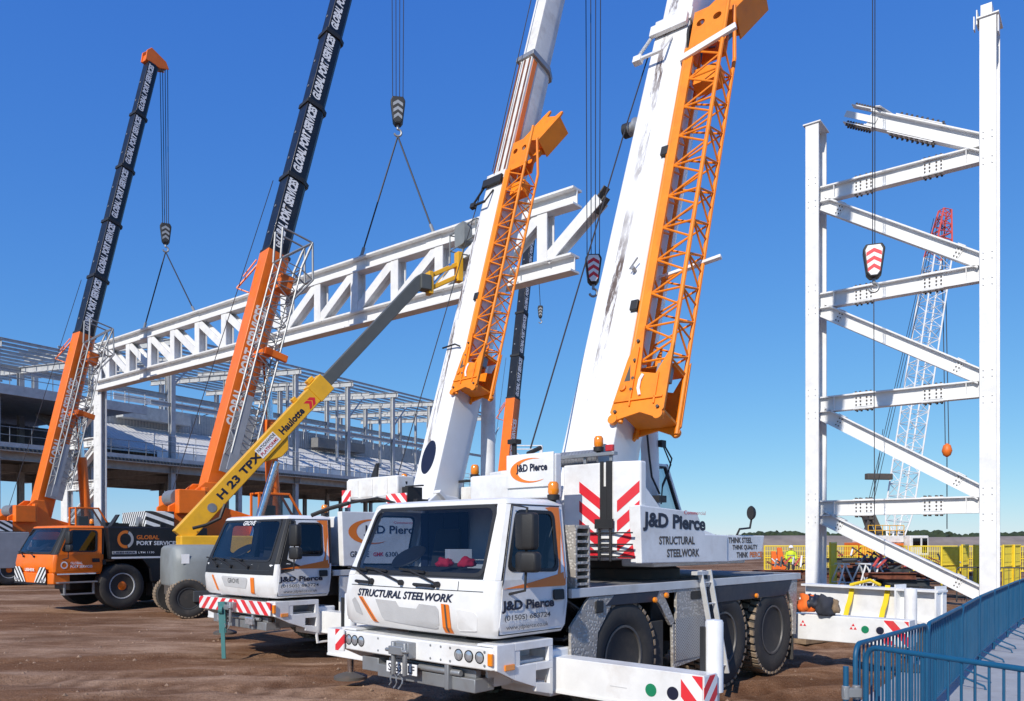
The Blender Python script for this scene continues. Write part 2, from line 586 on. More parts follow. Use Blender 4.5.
def make_cab(root, c):
    sx = c.get('sx', 1)
    paint = c['paint']
    low = MB()
    low.loft([plan(l, sx) for l in LV[:4]])
    cab = build('cab', low, paint, root, 40, .018)
    # pillars, roof and back wall
    up = MB()
    for s in (-1, 1):
        lo, hi = LV[3], LV[4]
        loops = []
        for i in range(5):
            z, x0, hf, xs, hs, xr = level(lerp(1.655, 2.445, i / 4))
            pts = [(x0, hf - .03), (lerp(x0, xs, .45), lerp(hf, hs, .72)), (xs + .03, hs), (xs + .05, hs - .05), (x0 + .06, hf - .05)]
            loops.append([(x * sx, s * y, z) for x, y in pts])
        up.loft(loops)
        loops = []
        for i in range(5):
            z, x0, hf, xs, hs, xr = level(lerp(1.655, 2.445, i / 4))
            loops.append([(x * sx, s * y, z) for x, y in [(xr - .12, hs), (xr, hs), (xr, hs - .06), (xr - .12, hs - .06)]])
        up.loft(loops)
    up.loft([[(1.14 * sx, -1.2, 1.655), (1.14 * sx, 1.2, 1.655), (1.08 * sx, 1.2, 1.655), (1.08 * sx, -1.2, 1.655)],
             [(1.22 * sx, -1.06, 2.445), (1.22 * sx, 1.06, 2.445), (1.16 * sx, 1.06, 2.445), (1.16 * sx, -1.06, 2.445)]])
    build('pillar_frame', up, c.get('pillar', paint), cab, 40, .006)
    rf = MB()
    rf.loft([plan((2.43, *LV[4][1:]), sx), plan(LV[4], sx), plan((2.475, .34, .98, .40, 1.07, 1.21), sx), plan(LV[5], sx)])
    build('roof', rf, paint, cab, 50, .012)
    fl = MB().box(.15 * sx, 1.05 * sx, -1.15, 1.15, 1.50, 1.66)
    fl.loft([[(.14 * sx, -1.0, 1.6), (.14 * sx, 1.0, 1.6), (.42 * sx, 1.0, 1.6), (.42 * sx, -1.0, 1.6)],
             [(.16 * sx, -1.0, 1.72), (.16 * sx, 1.0, 1.72), (.40 * sx, 1.0, 1.76), (.40 * sx, -1.0, 1.76)]])
    build('dashboard', fl, 'interior', cab, 0, .01)
    for y in (-.55, .55):
        st = MB()
        st.box(.68 * sx, .98 * sx, y - .25, y + .25, 1.62, 1.74)
        st.loft([[(.95 * sx, y - .25, 1.7), (.95 * sx, y + .25, 1.7), (1.05 * sx, y + .25, 1.7), (1.05 * sx, y - .25, 1.7)],
                 [(1.02 * sx, y - .2, 2.2), (1.02 * sx, y + .2, 2.2), (1.09 * sx, y + .2, 2.2), (1.09 * sx, y - .2, 2.2)]])
        build('seat', st, 'seat', cab, 0, .03)
    cu = MB()
    for k in range(15):
        if k in (5, 6, 7, 8):
            continue
        y = -1.0 + k * .14
        cu.box((1.07 + .012 * (k % 2)) * sx, (1.09 + .012 * (k % 2)) * sx, y, y + .13, 1.7, 2.40)
    build('curtain', cu, 'curtain', cab, 0)
    wl = MB()
    loops = []
    th = R(20)
    wl.lathe([(.205, 0), (.22, .012), (.205, .024)], (.40 * sx, c.get('wheel_y', .52), 1.86), d=Vector((-.55, 0, .83)), n=24)
    build('steering_wheel', wl, 'plastic', cab)
    # windscreen
    fm = front_map(sx)
    def ws(p, t):
        y, z = p
        lv = level(z)
        k = min(1, abs(y) / lv[2])
        bow = lerp(-.04, -.03, k / .5) if k < .5 else lerp(-.03, .004, (k - .5) / .5)
        return ((lv[1] + bow) * sx - t, y, z)
    zb, zt = c.get('wsb', 1.69), 2.43
    def outline(m):
        bw = 1.06 - m; tw = .985 - m; b = zb + m; t = zt - m
        pts = [(-bw, b), (-bw * .5, b), (0, b), (bw * .5, b), (bw, b), (tw, t), (tw * .5, t), (0, t), (-tw * .5, t), (-tw, t)]
        return rpoly(pts, .10, 3)
    seal = MB().ring(outline(0), outline(.035), ws, .012)
    build('windscreen_seal', seal, 'plastic', cab, 60)
    gl = MB()
    o2 = outline(.02)
    # strips so that the bowed pane follows its frame
    N = 12
    rows = []
    for i in range(7):
        z = lerp(zb + .02, zt - .02, i / 6)
        hw = lerp(1.04, .965, (z - zb) / (zt - zb))
        if i in (0, 6): hw -= .03
        rows.append([ws((lerp(-hw, hw, j / N), z), .004) for j in range(N + 1)])
    gl.loft(rows, cap=False, closed=False)
    build('windscreen', gl, 'glass', cab, 60)
    if c.get('band'):
        bd = MB()
        rows = []
        for i in range(3):
            z = lerp(1.47, 1.70, i / 2)
            hw = level(z)[2] + .10
            rows.append([fm((lerp(-hw, hw, j / 16), z), .006) for j in range(17)])
        bd.loft(rows, cap=False, closed=False)
        build('windscreen_band', bd, 'plastic', cab, 60)
    # wipers
    for k, (y0, y1) in enumerate(c.get('wipers', [(.66, 1.0), (.12, .62), (-.46, -.02)])):
        wp = MB()
        a = fm((y0, 1.60), .03); b = fm((y1, 1.73), .045)
        wp.tube(a, b, .013, 6)
        wp.lathe([(.03, -.02), (.03, .02)], a, 'x', 10)
        b2 = fm((y1 + .20, 1.745), .04); b3 = fm((y1 - .22, 1.72), .04)
        wp.bar(b2, b3, .018, .025)
        build('wiper', wp, 'plastic', cab)
    if c.get('grab'):
        for y in (.82, -.24):
            g = MB().path([fm((y + .12, 1.575), .0), fm((y + .12, 1.59), .05), fm((y - .16, 1.585), .05), fm((y - .16, 1.57), .0)], .017, 6)
            build('grab_handle', g, 'plastic', cab)
    # side doors
    hole = rpoly([(.20, 1.76), (.44, 2.36), (1.02, 2.36), (.97, 1.74)], .09, 4)
    if c.get('hole'):
        hole = rpoly(c['hole'], .08, 4)
    for sgn in (-1, 1):
        sm = side_map(sx, .004, sgn)
        d = MB()
        n = len(hole)
        out = []
        corners = [(.11, 1.66), (.40, 2.425), (1.14, 2.425), (1.085, 1.66)]
        cm = Vector((sum(p[0] for p in hole) / n, sum(p[1] for p in hole) / n))
        # outer outline with as many points as the hole: each corner repeated along its rounded hole corner
        per = n // 4
        for q in range(4):
            p = corners[q]
            out += [(p[0] + (.0005 * k), p[1] + (.0003 * k)) for k in range(per)]
        d.ring(out, hole, sm, .010)
        d.plate([(.06, 1.12), (.07, 1.40), (.11, 1.66), (1.085, 1.66), (1.06, 1.40), (1.03, 1.12)], sm, .010)
        door = build('door', d, c.get('doorpaint', paint), root, 30)
        inner = [tuple(cm + (Vector(p) - cm) * .93) for p in hole]
        outr = [tuple(cm + (Vector(p) - cm) * 1.05) for p in hole]
        build('window_seal', MB().ring(outr, inner, side_map(sx, .013, sgn), .008), 'plastic', door)
        build('window', MB().sheet([side_map(sx, .010, sgn)(p, 0) for p in hole]), 'darkglass' if sgn < 0 else 'clearglass', door, 0)
        if c.get('darkfront'):
            build('quarter_panel', MB().plate([(.115, 1.67), (.40, 2.415), (.47, 2.415), (.24, 1.74), (.5, 1.62), (.11, 1.50)], side_map(sx, .015, sgn), .003), 'plastic', door)
        if sgn < 0:
            hm = side_map(sx, .014, sgn)
            build('handle', MB().plate(rpoly([(.86, 1.43), (1.03, 1.43), (1.03, 1.54), (.86, 1.54)], .02), hm, .018), 'plastic', door, 30, .004)
            seam = MB()
            for pts in ([(.06, 1.12), (.11, 1.66), (.40, 2.425)], [(.06, 1.12), (1.03, 1.12)], [(.40, 2.425), (1.14, 2.425)]):
                for a, b in zip(pts, pts[1:]):
                    seam.tube(hm(a, 0), hm(b, 0), .006, 5)
            build('door_seam', seam, 'plastic', door)
            if c.get('stripe'):
                sp = MB()
                ym = side_map(sx, .015, sgn)
                sp.plate([(.985, 2.415), (1.13, 2.415), (1.095, 1.80), (1.085, 1.66), (1.08, 1.585), (1.05, 1.575), (.96, 1.70), (1.005, 1.80), (1.03, 2.33), (.90, 2.405)][::1], ym, .002)
                build('orange_flash', sp, 'logo_orange', door, 0)
                s2 = MB().plate([(.10, 1.575), (1.06, 1.575), (1.06, 1.72), (.97, 1.70), (.50, 1.625)], side_map(sx, .0175, sgn), .002)
                build('orange_flash', s2, 'logo_orange', door, 0)
            # mirrors on an arm
            mr = MB()
            ax = .30 * sx; ay = -1.23
            mr.path([(ax - .12, ay - .02, 1.52), (ax - .02, ay - .16, 1.56), (ax - .02, ay - .17, 1.72), (ax, ay - .17, 2.38), (ax + .06, ay + .08, 2.42)], .014, 6)
            mir = build('mirror', mr, 'plastic', root)
            hd = MB()
            hd.loft([[(ax + dx * k, ay - .17 + dy * k, z) for dx, dy in [(-.05, -.12), (.05, -.12), (.07, 0), (.05, .12), (-.05, .12), (-.09, 0)]]
                     for z, k in ((1.96, .85), (2.0, 1), (2.30, 1), (2.33, .85))])
            hd.loft([[(ax + dx * k, ay - .17 + dy * k, z) for dx, dy in [(-.05, -.15), (.05, -.15), (.08, 0), (.05, .12), (-.05, .12), (-.10, 0)]]
                     for z, k in ((1.74, .85), (1.77, 1), (1.91, 1), (1.945, .85))])
            build('mirror_housing', hd, 'plastic', mir, 50, .02)
    # mirror arm reaching out from the far roof corner
    if c.get('fararm', True):
        fa = MB().path([(.42 * sx, .80, 2.50), (.30 * sx, .98, 2.56), (.10 * sx, 1.35, 2.50), (-.08 * sx, 1.62, 2.40)], .017, 6)
        farm = build('mirror', fa, 'plastic', root)
        hd = MB().path([(.12 * sx, 1.31, 2.505), (-.02 * sx, 1.52, 2.44), (-.14 * sx, 1.70, 2.36)], .026, 8)
        build('mirror_housing', hd, 'plastic', farm, 0)
    return cab

# ------------------------------------------------------------------ wheels
def make_wheel(root, x, y, r=.68, w=.42, out=-1, rim='rim', hub='rim', blocks=True, dish=-.02):
    t = MB()
    s = out
    t.lathe([(r * .55, s * w * .42), (r * .62, s * w * .50), (r * .86, s * w * .52), (r * .955, s * w * .46), (r * .965, 0), (r * .955, -s * w * .46),
             (r * .86, -s * w * .52), (r * .55, -s * w * .42)], (x, y, r), 'y', 40)
    wheel = build('wheel', t, 'rubber', root, 40)
    if blocks:
        tr = MB()
        nb = 36
        for i in range(nb):
            a0 = 2 * math.pi * i / nb
            for row, (ya, yb, sh) in enumerate(((-.49, -.19, 0), (-.16, .16, .5), (.19, .49, 0))):
                a = a0 + sh * 2 * math.pi / nb
                da = .60 * math.pi / nb
                pts = []
                for rr in (r * .945, r):
                    for (yy, aa) in ((ya, a - da), (yb, a - da + .03), (yb, a + da + .03), (ya, a + da)):
                        pts.append((x + rr * math.sin(aa), y + yy * w, r + rr * math.cos(aa)))
                tr.loft([pts[:4], pts[4:]])
        build('tread', tr, 'tread', wheel, 0)
    rm = MB()
    rm.lathe([(r * .56, s * w * .40), (r * .56, s * w * .47), (r * .52, s * w * .47), (r * .49, s * w * .32), (r * .46, s * w * (dish + .04)), (r * .31, s * w * dish),
              (r * .28, s * w * .22), (r * .20, s * w * .30), (.001, s * w * .30)], (x, y, r), 'y', 28)
    for k in range(10):
        a = 2 * math.pi * k / 10
        p = (x + r * .385 * math.sin(a), y + s * w * dish, r + r * .36 * math.cos(a))
        rm.tube(p, (p[0], p[1] + s * .05, p[2]), .022, 6)
    build('rim', rm, rim, wheel, 30)
    if hub != rim:
        build('hub', MB().lathe([(r * .24, s * w * .26), (r * .24, s * w * .38), (r * .16, s * w * .44), (.001, s * w * .45)], (x, y, r), 'y', 20), hub, wheel, 30)
    return wheel

def beacon(root, p, s=1, base='plastic'):
    x, y, z = p
    b = build('beacon_light', MB().lathe([(.05 * s, 0), (.055 * s, .04 * s), (.062 * s, .05 * s), (.06 * s, .14 * s), (.04 * s, .17 * s), (.001, .175 * s)], (x, y, z + .03 * s), 'z', 18), 'amber', root, 40)
    build('beacon_base', MB().lathe([(.03 * s, -.05 * s), (.03 * s, 0), (.066 * s, .0), (.07 * s, .055 * s), (.055 * s, .06 * s)], (x, y, z), 'z', 18), base, b, 40)

# ------------------------------------------------------------------ boom
def boom_matrix(px, pz, elev, slew=0, py=0, turn=None):
    """boom space: x along the boom, y across, z towards its back face; the origin lies on the back face"""
    c, s = math.cos(elev), math.sin(elev)
    m = Matrix(((c, 0, -s, 0), (0, 1, 0, 0), (s, 0, c, 0), (0, 0, 0, 1)))
    t = turn if turn is not None else px
    return Matrix.Translation((t, 0, 0)) @ Matrix.Rotation(slew, 4, 'Z') @ Matrix.Translation((px - t, py, pz)) @ m

def boom_profile(w, h, k):
    pts = [(-w / 2, 0), (w / 2, 0)]
    pts += [(w / 2, -h * .62)]
    for i in range(1, 6):
        a = math.pi * i / 6
        pts.append((w / 2 * math.cos(a) ** 1 if i != 3 else 0, -h * .62 - h * .38 * math.sin(a)))
    pts += [(-w / 2, -h * .62)]
    return rpoly(pts[:2], 0, 0) + pts[2:] if False else pts

def boom_section(parent, BM, x0, x1, w, h, m, zoff=0, name='boom_section', bevel=.02, tap=1):
    mb = MB(BM)
    pr = boom_profile(w, h, 0)
    # cut into lengths so that the paint noise and shading stay even
    n = max(1, int((x1 - x0) / 3))
    mb.loft([[(lerp(x0, x1, i / n), y * lerp(1, tap, i / n), z - zoff) for y, z in pr] for i in range(n + 1)])
    return build(name, mb, m, parent, 28, bevel)

def collar(parent, BM, x, w, h, m, zoff=0, g=.08, t=.14, name='boom_collar'):
    mb = MB(BM)
    pr = [(-w / 2 - g, g), (w / 2 + g, g), (w / 2 + g, -h * .7), (w * .25, -h - g), (-w * .25, -h - g), (-w / 2 - g, -h * .7)]
    mb.loft([[(xx, y, z - zoff) for y, z in pr] for xx in (x, x + t)])
    return build(name, mb, m, parent, 28, .01)
# ------------------------------------------------------------------ white three and four axle cranes
def front_txt(s, yc, zc, w, h, m, parent, fm, **k):
    """lettering that follows the bowed nose"""
    ob = text(s, w, h, m, parent, (0, 0, 0), (1, 0, 0), (0, 1, 0), ext=0, **k)
    bm = bmesh.new(); bm.from_mesh(ob.data)
    bmesh.ops.triangulate(bm, faces=bm.faces)
    bm.to_mesh(ob.data); bm.free()
    for v in ob.data.vertices:
        v.co = fm((yc + w / 2 - v.co.x, zc - h / 2 + v.co.y), .007)
    return ob

def col_patch(top, bot, fm, t, n=24, rows=6):
    """patch on the nose between an upper and a lower edge given as (y, z) lists from +y to -y"""
    def val(e, y):
        for a, b in zip(e, e[1:]):
            if a[0] >= y >= b[0]:
                return lerp(a[1], b[1], (a[0] - y) / max(1e-6, a[0] - b[0]))
        return e[-1][1] if y < e[-1][0] else e[0][1]
    ys = sorted(set([p[0] for p in top] + [p[0] for p in bot] + [lerp(top[0][0], top[-1][0], i / n) for i in range(n + 1)]), reverse=True)
    return MB().loft([[fm((y, lerp(val(bot, y), val(top, y), r / rows)), t) for y in ys] for r in range(rows + 1)], cap=False, closed=False)

def strip(p, fmap, t, n=10):
    rows = []
    for i in range(n + 1):
        k = i / n
        a = (lerp(p[0][0], p[3][0], k), lerp(p[0][1], p[3][1], k)); b = (lerp(p[1][0], p[2][0], k), lerp(p[1][1], p[2][1], k))
        rows.append([fmap((lerp(a[0], b[0], j / 2), lerp(a[1], b[1], j / 2)), t) for j in range(3)])
    return MB().loft(rows, cap=False, closed=False)

def white_crane(origin, ang, c):
    root = thing('mobile_crane', c['label'], 'mobile crane', (origin[0], origin[1], 0), ang, 'white mobile cranes')
    cab = make_cab(root, c['cab'])
    first = c.get('first')
    fm = front_map(1)
    sm = side_map(1, .016, -1)
    door = [o for o in root.children if o.name.split('.')[0] == 'door'][0]
    # nose: grille, side grilles, flashes
    if first:
        build('grille', col_patch([(.56, 1.40), (.20, 1.395), (.15, 1.335), (-.14, 1.33), (-.19, 1.385), (-.45, 1.375), (-.48, 1.34)],
                                  [(.56, 1.385), (.46, 1.20), (.42, 1.17), (-.40, 1.13), (-.45, 1.14), (-.48, 1.18)], fm, .006), 'greydecal', cab, 60)
        build('grille', col_patch([(1.04, 1.37), (.98, 1.40), (.92, 1.34), (.85, 1.22)], [(1.04, 1.35), (.98, 1.23), (.85, 1.20)], fm, .006), 'greydecal', cab, 60)
        build('grille', MB().plate(rpoly([(-.74, 1.36), (-.98, 1.34), (-1.02, 1.30), (-1.0, 1.14), (-.74, 1.13)], .03, 3), fm, .005), 'white', cab, 0)
        for pts in ([(.90, 1.415), (.82, 1.415), (.54, 1.14), (.63, 1.14)], [(-.53, 1.405), (-.64, 1.40), (-.66, 1.10), (-.54, 1.10)]):
            f = build('orange_flash', strip(pts, fm, .010), 'logo_orange', cab, 0)
            q = [(lerp(pts[0][0], pts[1][0], .42), pts[0][1] - .005), (lerp(pts[0][0], pts[1][0], .62), pts[1][1] - .005),
                 (lerp(pts[3][0], pts[2][0], .62), pts[2][1] + .01), (lerp(pts[3][0], pts[2][0], .42), pts[3][1] + .01)]
            build('flash_line', strip(q, fm, .014), 'dark', f, 0)
        front_txt('STRUCTURAL STEELWORK', .12, 1.465, 1.62, .085, 'navy', cab, fm, bold=.03, shear=.22)
        door_lines = [('J&D Pierce', .07, 1.335, .80, .125, .040), ('(01505) 683724', .11, 1.245, .70, .07, .012), ('www.jdpierce.co.uk', .14, 1.155, .64, .06, .0)]
    else:
        build('grille', col_patch([(.45, 1.41), (.42, 1.425), (-.42, 1.41), (-.45, 1.39)], [(.45, 1.39), (.36, 1.24), (-.38, 1.22), (-.45, 1.36)], fm, .006), 'greydecal', cab, 60)
        for pts in ([(.86, 1.43), (.79, 1.43), (.58, 1.16), (.66, 1.16)], [(-.56, 1.42), (-.67, 1.42), (-.66, 1.14), (-.55, 1.14)]):
            build('orange_flash', strip(pts, fm, .010), 'logo_orange', cab, 0)
        front_txt('GROVE', .02, 1.345, .40, .085, 'dgrey', cab, fm, bold=.015)
        front_txt('GROVE', .0, 2.37, .42, .08, 'whitetext', cab, front_map(1, .012), bold=.015, shear=.2)
        door_lines = [('J&D Pierce', .07, 1.335, .86, .115, .038), ('(01505) 683724', .11, 1.245, .74, .07, .004), ('www.jdpierce.co.uk', .16, 1.155, .66, .06, .0)]
    for s, x, z, w, h, b in door_lines:
        a = Vector(sm((x, z), 0)); bq = Vector(sm((x, z + .1), 0))
        text(s, w, h, 'navy' if z > 1.3 else 'dgrey', door, a + Vector((0, -.002, 0)), (1, 0, 0), bq - a, bold=b)
    # ---- bumper
    bp = MB()
    bp.prism([(.02, -1.27), (-.03, -1.22), (-.05, -.6), (-.05, .6), (-.03, 1.22), (.02, 1.27), (.35, 1.27), (.35, -1.27)], 'z', .78, 1.0)
    bumper = build('bumper', bp, 'white', root, 30, .015)
    if first:
        for y in (-.78, -.925, -1.07, 1.09, .965, .84):
            lens = build('headlight', MB().lathe([(.052, .01), (.052, -.003), (.03, -.010), (.001, -.012)], (-.042 if abs(y) < 1 else -.034, y, .90), 'x', 20), 'lamp', bumper, 40)
            lens.location = (0, 0, 0)
            build('headlight_rim', MB().lathe([(.062, .01), (.062, -.005), (.053, -.007), (.05, .01)], (-.042 if abs(y) < 1 else -.034, y, .90), 'x', 20), 'plastic', lens, 40)
        build('hazard_board', MB().box(-.072, -.052, 1.14, 1.31, .76, 1.01), stripes_x('front_board', (0, .8, 1), .22), bumper, 0, .003)
        build('indicator', MB().box(-.05, -.02, -1.25, -1.19, .83, .95), 'amber', bumper, 0, .006)
        build('number_plate', MB().box(-.075, -.065, -.17, .34, .615, .735), 'whitetext', root, 0, .003)
        text('SF63 LLF', .44, .085, 'navy', root, (-.0765, .085, .675), (0, -1, 0), (0, 0, 1), 'C', bold=.015, name='plate_lettering')
    else:
        build('hazard_board', MB().box(-.075, -.055, .02, 1.27, .80, 1.02), stripes_x('nose_far', (0, .9, 1), .25), bumper, 0, .004)
        build('hazard_board', MB().box(-.075, -.055, -1.24, .018, .80, 1.02), stripes_x('nose_near', (0, -.9, 1), .25), bumper, 0, .004)
        for y in (.45, -.55):
            build('headlight', MB().box(-.09, -.03, y - .13, y + .13, .60, .74), 'lamp', bumper, 0, .02)
        build('indicator', MB().box(-.04, .0, -1.30, -1.24, .84, .98), 'amber', bumper, 0, .006)
    bo = MB()
    for y in (1.15, .70, .52, -.36, -.52, -.66, -1.14):
        for z in (.825, .96):
            bo.lathe([(.014, .01), (.014, -.004), (.001, -.006)], (-.048 if abs(y) < .7 else -.036, y, z), 'x', 8)
    build('bolt_row', bo, 'steel', bumper, 30)
    sm2 = MB()
    rows = [fm((lerp(-1.08, 1.08, j / 20), 1.545), .003) for j in range(21)]
    sm2.path(rows, .0045, 5)
    for y in (.74, -.74):
        sm2.path([fm((y, lerp(1.545, 1.64, j / 3)), .003) for j in range(4)], .004, 5)
    build('panel_seam', sm2, 'dgrey', cab, 60)
    # towing coupling and what hangs below the bumper
    tw = MB().box(-.16, -.05, -.13, .16, .80, .97)
    tw.box(-.22, -.12, -.10, .13, .84, .93)
    for y in (-.09, .1):
        tw.tube((-.17, y, .97), (-.17, y, .62), .028, 8)
    tw.tube((-.2, -.16, .885), (-.2, .19, .885), .022, 8)
    build('towing_coupling', tw, 'steel', root, 30, .01)
    ch = MB()
    for y in (.04, .12, -.04):
        pts = [(-.19 + random.uniform(-.02, .02), y + .02 * math.sin(k * 1.3), .66 - .03 * k) for k in range(7)]
        ch.path(pts, .008, 5)
    build('coupling_chain', ch, 'steel', root)
    un = MB().box(.02, .30, -.95, .62, .52, .66)
    un.box(.08, .16, -.9, .5, .66, .74)
    un.box(.3, .9, -.6, .5, .5, .95)
    un.tube((.02, .15, .70), (.02, -.75, .70), .035, 10)
    un.box(-.04, .03, -.62, -.56, .52, .80)
    un.box(.03, .30, .62, .92, .56, .72)
    build('underframe', un, 'steel', root, 30, .008)
    # ---- wing with steps beside the bumper
    for s in (-1, 1):
        wg = MB()
        ya, yb = (s * 1.275, s * 1.225)
        def pr(pts):
            wg.prism(pts, 'y', ya, yb)
        pr([(.0, .78), (.0, 1.03), (.26, 1.03), (.26, .66)])
        pr([(.26, .95), (.26, 1.03), (.85, 1.03), (.85, .95)])
        pr([(.26, .66), (.26, .80), (.58, .80), (.58, .55)])
        pr([(.58, .72), (.58, .80), (.85, .80), (.85, .72)])
        pr([(.78, .80), (.78, .95), (.85, .95), (.85, .80)])
        pr([(.58, .505), (.58, .60), (.85, .56), (.85, .44)])
        pr([(.80, .56), (.80, .72), (.85, .72), (.85, .56)])
        wg.box(.0, .85, s * 1.0, s * 1.225, 1.005, 1.03) if s > 0 else wg.box(.0, .85, -1.225, -1.0, 1.005, 1.03)
        build('step_panel', wg, 'white', root, 0, .006)
        stp = MB()
        y0, y1 = sorted((s * 1.20, s * .95))
        stp.box(.28, .80, y0, y1, .795, .83)
        stp.box(.56, .80, y0, y1, .56, .585)
        stp.box(.20, .85, min(s * .95, s * .92), max(s * .95, s * .92), .55, 1.0)
        build('step', stp, 'white_dirty' if first else 'steel', root, 0, .004)
    build('side_marker', MB().box(.10, .24, -1.295, -1.275, .77, .83), 'amber', root, 0, .006)
    if not first:
        build('step', MB().path([(.80, -1.25, .56), (.84, -1.25, .28), (1.12, -1.25, .28), (1.20, -1.25, .56)], .028, 6), 'white', root, 30)
    # ---- chassis and deck
    L = c['length']
    fr = MB().box(.35, L - .1, -.48, .48, .62, 1.12)
    fr.box(1.3, L - .2, -.9, .9, 1.05, 1.44)
    build('chassis', fr, 'dark', root, 0, .02)
    dk = MB().box(1.17, L, -1.22, 1.22, 1.47, 1.528)
    deck = build('deck', dk, 'decksurf', root, 0)
    ed = MB().box(1.17, L, -1.275, -1.222, 1.43, 1.532)
    ed.box(1.17, L, 1.222, 1.275, 1.43, 1.532)
    ed.box(L + .001, L + .04, -1.275, 1.275, 1.43, 1.53)
    build('deck_edge', ed, 'alu', root, 0, .006)
    axles = c['axles']
    for x in axles:
        for s in (-1, 1):
            make_wheel(root, x, s * 1.04, .68, .42, s)
        build('axle', MB().tube((x, -.9, .68), (x, .9, .68), .11, 12), 'dark', root)
    if first:
        # front arch: chequered leg, navy mudguard, boxes behind
        cq = MB().prism([(1.17, .80), (1.17, 1.12), (1.50, 1.425), (2.02, 1.425), (1.66, 1.02), (1.62, .70), (1.40, .70)], 'y', -1.262, -1.225)
        build('chequer_panel', cq, 'chequer', root, 0, .004)
        build('door_latch', MB().box(1.60, 1.74, -1.285, -1.262, 1.24, 1.38), 'plastic', root, 0, .012)
        md = MB().prism([(1.80, 1.31), (1.98, 1.428), (2.92, 1.428), (2.86, 1.34), (2.74, 1.30)], 'y', -1.268, -1.20)
        build('mudguard', md, 'fender', root, 0, .006)
        b2 = MB()
        b2.prism([(2.92, 1.428), (3.0, 1.428), (3.30, 1.02), (3.20, .98), (2.86, 1.34)], 'y', -1.262, -1.22)
        b2.prism([(3.34, .98), (3.34, 1.428), (4.12, 1.428), (4.12, .50), (3.26, .43), (3.24, 1.0)], 'y', -1.262, -1.22)
        b2.prism([(3.0, 1.395), (3.0, 1.428), (3.34, 1.428), (3.34, 1.395)], 'y', -1.262, -1.22)
        build('side_panel', b2, 'chequer', root, 0, .004)
        pf = MB().box(3.30, 4.02, -1.272, -1.264, .52, 1.06)
        build('perforated_plate', pf, 'perf', root, 0)
        build('flap', MB().box(2.78, 3.12, -1.20, -.85, .35, 1.05), 'rubber', root, 0, .01)
        cav = MB().box(3.0, 3.34, -1.10, -.9, 1.0, 1.40)
        build('valve_block', cav, 'plastic', root, 0, .02)
        for (x, z) in ((3.06, 1.37), (2.80, 1.325)):
            build('side_marker', MB().lathe([(.035, 0), (.035, -.03), (.001, -.045)], (x, -1.27, z), 'y', 14), 'amber', root)
        build('slot', MB().plate(rpoly([(3.68, 1.28), (3.96, 1.28), (3.96, 1.39), (3.68, 1.39)], .04), lambda p, t: (p[0], -1.264 - t, p[1]), .004), 'plastic', root, 0)
        ms = MB().prism([(4.12, 1.25), (4.12, 1.428), (6.84, 1.428), (6.70, 1.26), (6.60, 1.20), (4.30, 1.20)], 'y', -1.268, -1.20)
        build('mudguard', ms, 'fender', root, 0, .006)
        build('side_marker', MB().lathe([(.035, 0), (.035, -.03), (.001, -.045)], (5.55, -1.27, 1.24), 'y', 14), 'amber', root)
        rp = MB().prism([(6.70, 1.26), (6.84, 1.428), (7.05, 1.428), (7.0, .55), (6.88, .55), (6.88, 1.05)], 'y', -1.26, -1.2)
        build('rear_panel', rp, 'chequer', root, 0, .004)
        build('flap', MB().box(6.90, 6.94, -1.25, -.85, .14, .9), 'rubber', root, 0, .01)
        hs = MB()
        for k in range(5):
            hs.path([(1.16 + .02 * k, -1.18 + .03 * k, 1.42), (1.36 + .05 * k, -1.22 + .04 * k, 1.30 - .05 * k), (1.34 + .05 * k, -1.22 + .04 * k, 1.02 - .03 * k), (1.12, -1.18 + .03 * k, .98)], .018, 6)
        build('hydraulic_hose', hs, 'plastic', root)
        # stair block behind the cab
        sb = MB().box(1.24, 1.27, -1.27, -.75, 1.535, 2.2)
        sb.box(1.47, 1.50, -1.27, -.75, 1.535, 2.2)
        for k in range(9):
            z = 1.56 + k * .078
            sb.box(1.27, 1.47, -1.27, -.80, z, z + .03)
        sb.box(1.24, 1.50, -1.255, -.75, 2.2, 2.225)
        build('grating_steps', sb, 'chequer', root, 0, .003)
    else:
        for x0, x1 in ((1.3, 3.0), (3.1, 4.9)):
            build('side_panel', MB().box(x0, x1, -1.262, -1.22, .75, 1.42), 'white_dirty', root, 0, .01)
    # ---- outriggers
    sup = c.get('front_out', {-1: 1.72, 1: 1.66})
    for s in (-1, 1):
        ln = sup[s]
        ybeg, yend = s * .6, s * (1.275 + ln)
        x0, x1 = .93, 1.17
        ob = MB()
        y0, y1 = sorted((ybeg, yend))
        ob.box(x0, x1, y0, y1, .44, .82)
        ob.box(x0 - .012, x0 - .001, y0, y1, .44, .475)
        beam = build('outrigger_beam', ob, 'white', root, 0, .012)
        sl = MB().box(x0 - .06, x1 + .06, min(s * .5, s * 1.22), max(s * .5, s * 1.22), .40, .90)
        build('outrigger_sleeve', sl, 'white', beam, 0, .02)
        if s < 0:
            e = yend
            bd = MB()
            for k in range(3):
                a = e + .02 + k * .135
                bd.prism([(e + .02 + k * .14, .80), (e + .09 + k * .14, .80), (e + .30 + k * .0 + (k - 1) * .10, .80 - .36 + k * .0), (e + .23 + (k - 1) * .10, .44)], 'x', x0 - .004, x0 - .0015) if False else None
            hz = MB().box(x0 - .006, x0 - .001, e + .012, e + .235, .452, .808)
            build('hazard_board', hz, stripes_x('beam_board', (0, -1, .9), .30), beam, 0)
            hz2 = MB().box(x0, x1, e - .006, e - .001, .452, .808)
            build('hazard_board', hz2, stripes_x('beam_end', (1, 0, -1), .22), beam, 0)
